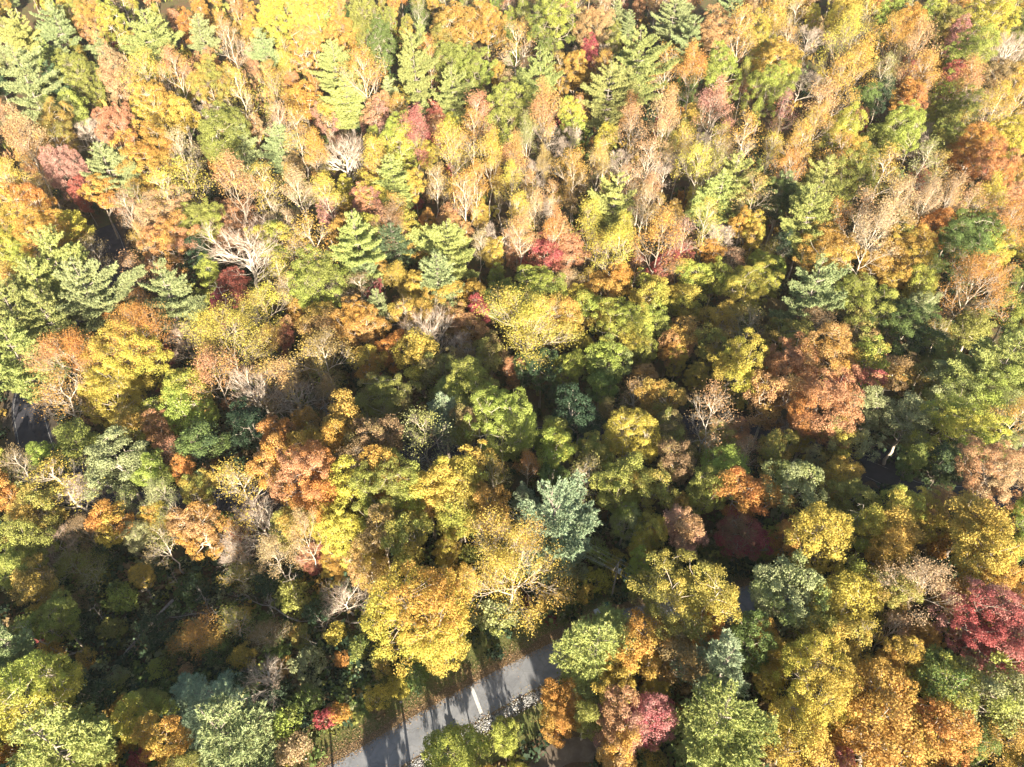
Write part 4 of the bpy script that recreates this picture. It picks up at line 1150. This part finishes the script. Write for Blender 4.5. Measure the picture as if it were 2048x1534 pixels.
cabinet(1195, 1224, 0.95, 0.75, 0.25, 0.35, noise_mat("cabinet_pale", [(0.3, (0.50, 0.52, 0.55)), (0.7, (0.68, 0.70, 0.73))], scale=3, bump=0.05, rough=0.6), "low pale grey utility lid set in the shaded grass by the driveway")
cabinet(1213, 1214, 0.8, 0.7, 0.75, 0.35, noise_mat("cabinet_green", [(0.3, (0.05, 0.12, 0.08)), (0.7, (0.08, 0.17, 0.11))], scale=3, bump=0.05, rough=0.5), "dark green utility cabinet behind the pale lid")

# wooden guard rail in the paved gap
p0 = place(1718, 922, 0.5)[0]; p1 = place(1763, 956, 0.5)[0]
root = bpy.data.objects.new("guard_rail", None); root.location = (p0[0], p0[1], float(terrain(p0[0], p0[1]))); COL.objects.link(root)
tag(root, "dark timber guard rail lying across the paved gap", "guard rail")
dv = (p1 - p0)[:2]; L = np.linalg.norm(dv); dv /= L; ax = [[dv[0], dv[1], 0], [-dv[1], dv[0], 0], [0, 0, 1]]
DARKWOOD = noise_mat("dark_timber", [(0.3, (0.03, 0.025, 0.02)), (0.7, (0.07, 0.055, 0.04))], scale=4)
obj("beam", boxes_mesh("beam", [((dv[0] * L / 2, dv[1] * L / 2, 0.62), (L, 0.22, 0.26), ax)]), DARKWOOD, root)
for i in range(4):
    c = dv * L * (0.06 + 0.29 * i)
    obj("post", boxes_mesh("post", [((c[0] - dv[1] * 0.2, c[1] + dv[0] * 0.2, 0.3), (0.2, 0.18, 0.95), ax)]), DARKWOOD, root)

# fallen logs and brush
lr = np.random.default_rng(31)
def log(pa, pb, r, label, branches=5, lift=0.35, bl=2.2):
    a = place(pa[0], pa[1], lift)[0]; b = place(pb[0], pb[1], lift)[0]
    L = np.linalg.norm(b - a)
    root = bpy.data.objects.new("fallen_log", None); root.location = a; COL.objects.link(root); tag(root, label, "fallen log", "fallen logs in the shaded hollow")
    s, pts, rr = limb((0, 0, 0), b - a, r, r * 0.35, lr, n=8, wob=0.012)
    obj("trunk", tubes_mesh("log_trunk", s, 7), WOOD_DEAD, root)
    segs = []
    d = unit((b - a)[None])[0]
    for i in range(branches):
        k = lr.integers(2, 8); q = pts[k]
        e = unit((d + lr.normal(size=3) * 0.6)[None])[0]; e[2] = abs(e[2]) * 0.5
        s, pp, _ = limb(q, q + e * bl * lr.uniform(0.5, 1.3), r * 0.35, 0.02, lr, n=4, wob=0.06); segs += s
        for j in (2, 3, 4):
            e2 = unit((e + lr.normal(size=3) * 0.7)[None])[0]
            s2, _, _ = limb(pp[j], pp[j] + e2 * bl * 0.4, r * 0.15, 0.012, lr, n=2); segs += s2
    if segs: obj("branches", tubes_mesh("log_branches", segs, 4), WOOD_DEAD, root)
log((346, 1200), (224, 1338), 0.26, "longest fallen log, slanting across the middle of the dark hollow", 4, 1.2)
log((256, 1226), (206, 1295), 0.16, "shorter fallen log parallel to the longest one in the hollow", 2, 1.0)
log((172, 1300), (88, 1326), 0.2, "nearly flat fallen log behind the lime-orange tree", 3, 0.9)
log((742, 1243), (600, 1243), 0.2, "long straight fallen trunk reaching out from the huge orange tree", 4, 1.2)
log((600, 1243), (480, 1188), 0.15, "fallen treetop continuing from the straight fallen trunk", 8, 1.4, 3.2)
log((310, 1240), (430, 1222), 0.12, "grey fallen limb with brushy twigs by the longest log", 9, 1.2, 3.0)
log((690, 1120), (700, 1255), 0.10, "thin brown fallen sapling under bare brush", 6, 1.0, 2.4)
log((640, 1340), (720, 1300), 0.09, "thin fallen limb near the yellow shrubs of the bank", 5, 0.8, 2.0)

# dead snags
def snag(px, py, H, label, mat=TWIG_PALE, seed=0):
    r = np.random.default_rng(seed)
    p = place(px, py, H * 0.6)[0]
    root = bpy.data.objects.new("dead_snag", None); root.location = (p[0], p[1], float(terrain(p[0], p[1]))); COL.objects.link(root); tag(root, label, "dead tree", "dead snags")
    s, pts, rr = limb((0, 0, -0.5), (r.normal() * .05 * H, r.normal() * .05 * H, H), 0.22 * min(1, H / 14), 0.05 * min(1, H / 14), r, n=10, wob=0.012 if H > 9 else 0.006)
    wood_ = BARK_PALE if H > 9 else WOOD_DEAD
    obj("trunk", tubes_mesh("snag_trunk", s, 7), wood_, root)
    segs = []
    for i in range(16):
        k = r.integers(3, 11); a = r.uniform(0, 6.28); e = np.array([math.cos(a), math.sin(a), 0.35]); L = r.uniform(0.7, 2.2) * min(1, H / 12)
        s, pp, _ = limb(pts[k], pts[k] + e * L, 0.05 * min(1, H / 12), 0.012, r, n=3, wob=0.05); segs += s
        e2 = unit((e + r.normal(size=3) * .5)[None])[0]; s, _, _ = limb(pp[2], pp[2] + e2 * L * .5, 0.03, 0.012, r, n=2); segs += s
    obj("branches", tubes_mesh("snag_branches", segs, 4), wood_, root)
snag(1576, 852, 15, "bleached dead snag in front of the rust-red oak clump", seed=1)
snag(1697, 1050, 15, "grey dead snag poking up between two yellow trees", seed=2)
snag(1018, 362, 17, "dead pine snag with short stubs near the yellow shrubby gap", seed=3)
snag(1000, 400, 14, "second dead snag, shorter and darker, in the same gap", seed=4)
snag(1566, 232, 14, "barkless snag with side stubs under a dusty pink top", seed=5)
snag(1418, 282, 13, "thin white snag beside small yellow trees", seed=6)
snag(272, 425, 16, "thin dead stem rising from the dark road gap", seed=7)
snag(318, 520, 14, "leaning dead stem beside the solitary rounded pine gap", seed=8)
snag(458, 620, 16, "tall white dead stem between crimson trees and the dark gap", seed=9)
snag(1843, 262, 13, "twisted grey snag among olive and crimson crowns", seed=10)
snag(1800, 345, 12, "forked white snag before a crimson tree", seed=11)

for i, (px, py, h) in enumerate([(300, 1190, 6), (405, 1200, 7), (445, 1235, 6), (540, 1215, 7), (580, 1170, 8), (655, 1190, 6), (630, 1280, 6), (350, 1165, 7), (500, 1260, 5), (200, 1230, 6)]):
    snag(px, py, h, ["thin dead sapling at the upper rim of the hollow", "grey dead stem over the brushy fallen limb", "short dead stem on the near side of the brushy limb", "dead sapling beside the fallen treetop",
         "taller dead sapling under the leaning leafless trees", "thin grey stem next to the bare brush of the hollow", "low dead stem near the pale shrub on the bank", "dead sapling beyond the longest fallen log",
         "very short dead stem beneath the fallen treetop", "dead sapling standing over the shorter fallen log"][i], seed=20 + i)

# stones along the ditch
def stone_proto(seed):
    r = np.random.default_rng(seed)
    V = np.array([[1, 0, 0], [-1, 0, 0], [0, 1, 0], [0, -1, 0], [0, 0, 1], [0, 0, -1], [.6, .6, .5], [-.6, .6, .5], [-.6, -.6, .5], [.6, -.6, .5]], float)
    V = V * r.uniform(0.75, 1.15, V.shape)
    T = np.array([[0, 6, 9], [6, 2, 7], [7, 1, 8], [8, 3, 9], [4, 9, 6], [4, 6, 7], [4, 7, 8], [4, 8, 9], [0, 2, 6], [2, 1, 7], [1, 3, 8], [3, 0, 9]])
    return V, T
sr = np.random.default_rng(8)
def scatter_stones(name, pts, sizes, mat, label):
    pro = [stone_proto(i) for i in range(6)]; VV, TT, CC = [], [], []; b = 0
    for p, s in zip(pts, sizes):
        V, T = pro[sr.integers(0, 6)]
        a = sr.uniform(0, 6.28); ca, sa = math.cos(a), math.sin(a)
        W = np.stack([V[:, 0] * ca - V[:, 1] * sa, V[:, 0] * sa + V[:, 1] * ca, V[:, 2] * 0.7], axis=1) * s + p
        VV.append(W); TT.append(T + b); b += len(V); CC.append(np.tile(np.array([[1, .98, .93]]) * sr.uniform(0.14, 0.55), (len(T), 1)))
    me = build_mesh(name, np.concatenate(VV), [np.concatenate(TT)], {"tint": np.concatenate(CC)}); me.materials.append(mat)
    o = bpy.data.objects.new(name, me); COL.objects.link(o); tag(o, label, kind="stuff")
STONE = tint_material("limestone_riprap", trans=0.0)
N = side_dirs(DR)
# which side is the ditch: the one nearer the camera
side = -1.0 if (DR[20] + N[20] * -5)[1] < DR[20][1] else 1.0
cut = [i for i in range(n_dr) if 0 < i < n_dr and project(DR[i][0], DR[i][1], float(terrain(*DR[i])))[0] < 1175]
strip("ditch", DR[cut], [side * 3.1, side * 3.5, side * 4.1, side * 4.8] if side < 0 else [4.8, 4.1, 3.5, 3.1], 0.060, EARTH)["kind"] = "structure"
pts, sz = [], []
for t in range(10000):
    i = cut[sr.integers(0, len(cut))]
    off = side * (3.75 + sr.normal() * 0.32)
    q = DR[i] + N[i] * off + sr.normal(size=2) * 0.35
    pts.append(np.array([q[0], q[1], float(terrain(q[0], q[1])) + 0.07 + abs(sr.normal()) * 0.04])); sz.append(sr.uniform(0.035, 0.10) * (1.8 if sr.random() < 0.06 else 1))
scatter_stones("ditch_gravel", pts, sz, STONE, "pale broken stones lining the ditch")
rocks = [(735, 1255, .55), (742, 1268, .45), (728, 1262, .4), (802, 1404, .3), (770, 1425, .2), (612, 1517, .25)]
for i, (px, py, s) in enumerate(rocks):
    p = place(px, py, 0.1)[0]
    V, T = stone_proto(40 + i)
    me = build_mesh("rock", V * s * np.array([1, .8, .6]), [T], smooth=False)
    o = obj("rock", me, noise_mat("rock_grey", [(0.3, (0.25, 0.24, 0.22)), (0.7, (0.45, 0.43, 0.40))], scale=3) if i == 0 else bpy.data.materials["rock_grey"])
    o.location = p
    m = o.modifiers.new("round", 'SUBSURF'); m.levels = 2; m.render_levels = 2
    tag(o, ["largest grey rock at the end of the straight fallen trunk", "middle grey rock below the largest one", "flat grey rock left of the largest one", "pale rock on the sunny verge below the shrubs", "small rock in the verge grass", "small pale rock among the striped shadows of the verge"][i], "rock", "grey rocks")

# fallen leaves and grass blades by the driveway
VV, QQ, TT = [], [], []
def scatter_leaves(n, dist_fn, label, name, size, pal, up=1.0, lift=0.09):
    i = sr.integers(0, n_dr, n)
    off = dist_fn(n)
    q = DR[i] + N[i] * off[:, None] + sr.normal(size=(n, 2)) * 0.4
    pos = np.stack([q[:, 0], q[:, 1], terrain(q[:, 0], q[:, 1]) + lift + sr.uniform(0, 0.05, n)], axis=1)
    nr = unit(sr.normal(size=(n, 3)) * 0.35 + np.array([0, 0, up]))
    V, Q = leaf_quads(pos, nr, size * sr.uniform(0.6, 1.4, n), sr)
    c = np.array([PAL[a] if isinstance(a, str) else a for a in pal])[sr.integers(0, len(pal), n)] * sr.uniform(0.6, 1.15, (n, 1))
    me = build_mesh(name, V, [Q], {"tint": c}); me.materials.append(UNDER)
    o = bpy.data.objects.new(name, me); COL.objects.link(o); tag(o, label, kind="stuff")
scatter_leaves(26000, lambda n: -side * (2.5 + np.abs(sr.normal(size=n)) * 1.6), "fallen orange and brown leaves along the driveway edge", "fallen_leaves", 0.14, ['b', 'r', 'b', (0.30, 0.19, 0.10), 'b', (0.50, 0.36, 0.22)])
scatter_leaves(5000, lambda n: side * (2.45 + np.abs(sr.normal(size=n)) * 3.0), "scattered brown leaves beyond the ditch", "fallen_leaves", 0.14, ['b', 'r', 'b', 'v'])
scatter_leaves(1500, lambda n: np.sign(sr.normal(size=n)) * (2.7 - np.abs(sr.normal(size=n)) * 0.9), "a few leaves blown onto the asphalt", "fallen_leaves", 0.11, ['b', 'r', 'g'], lift=0.09)
n = 90000
i = sr.integers(0, n_dr, n); off = np.where(sr.random(n) < 0.72, -side * (3.3 + sr.uniform(0, 8.5, n)), side * (4.9 + sr.uniform(0, 4.5, n)))
q = DR[i] + N[i] * off[:, None] + sr.normal(size=(n, 2)) * 0.5
okk = np.array([True] * n)
pos = np.stack([q[:, 0], q[:, 1], terrain(q[:, 0], q[:, 1])], axis=1)
V, T = blades(pos, unit(sr.normal(size=(n, 3)) * 0.45 + np.array([0, 0, 1])), sr.uniform(0.10, 0.26, n), np.full(n, 0.05), sr)
c = np.array([PAL['v'], PAL['G'], (0.20, 0.22, 0.06), (0.36, 0.30, 0.12)])[sr.integers(0, 4, n)] * sr.uniform(0.6, 1.0, (n, 1))
me = build_mesh("verge_grass", V, [T], {"tint": c}); me.materials.append(UNDER)
o = bpy.data.objects.new("verge_grass", me); COL.objects.link(o); tag(o, "short grass on the driveway verges", kind="stuff")

# ------------------------------------------------------------------ thin autumn haze over the valley
hm, nt, out = new_mat("haze_air")
pv = nt.nodes.new("ShaderNodeVolumePrincipled")
pv.inputs["Color"].default_value = (0.98, 0.98, 0.96, 1)
pv.inputs["Density"].default_value = 0.00005
pv.inputs["Anisotropy"].default_value = 0.0
nt.links.new(pv.outputs[0], out.inputs["Volume"])
V, Q = box((0, 700, 73), (2990, 2650, 154))
o = obj("haze", build_mesh("haze", V, [Q]), hm); tag(o, "thin warm haze in the air", kind="stuff")
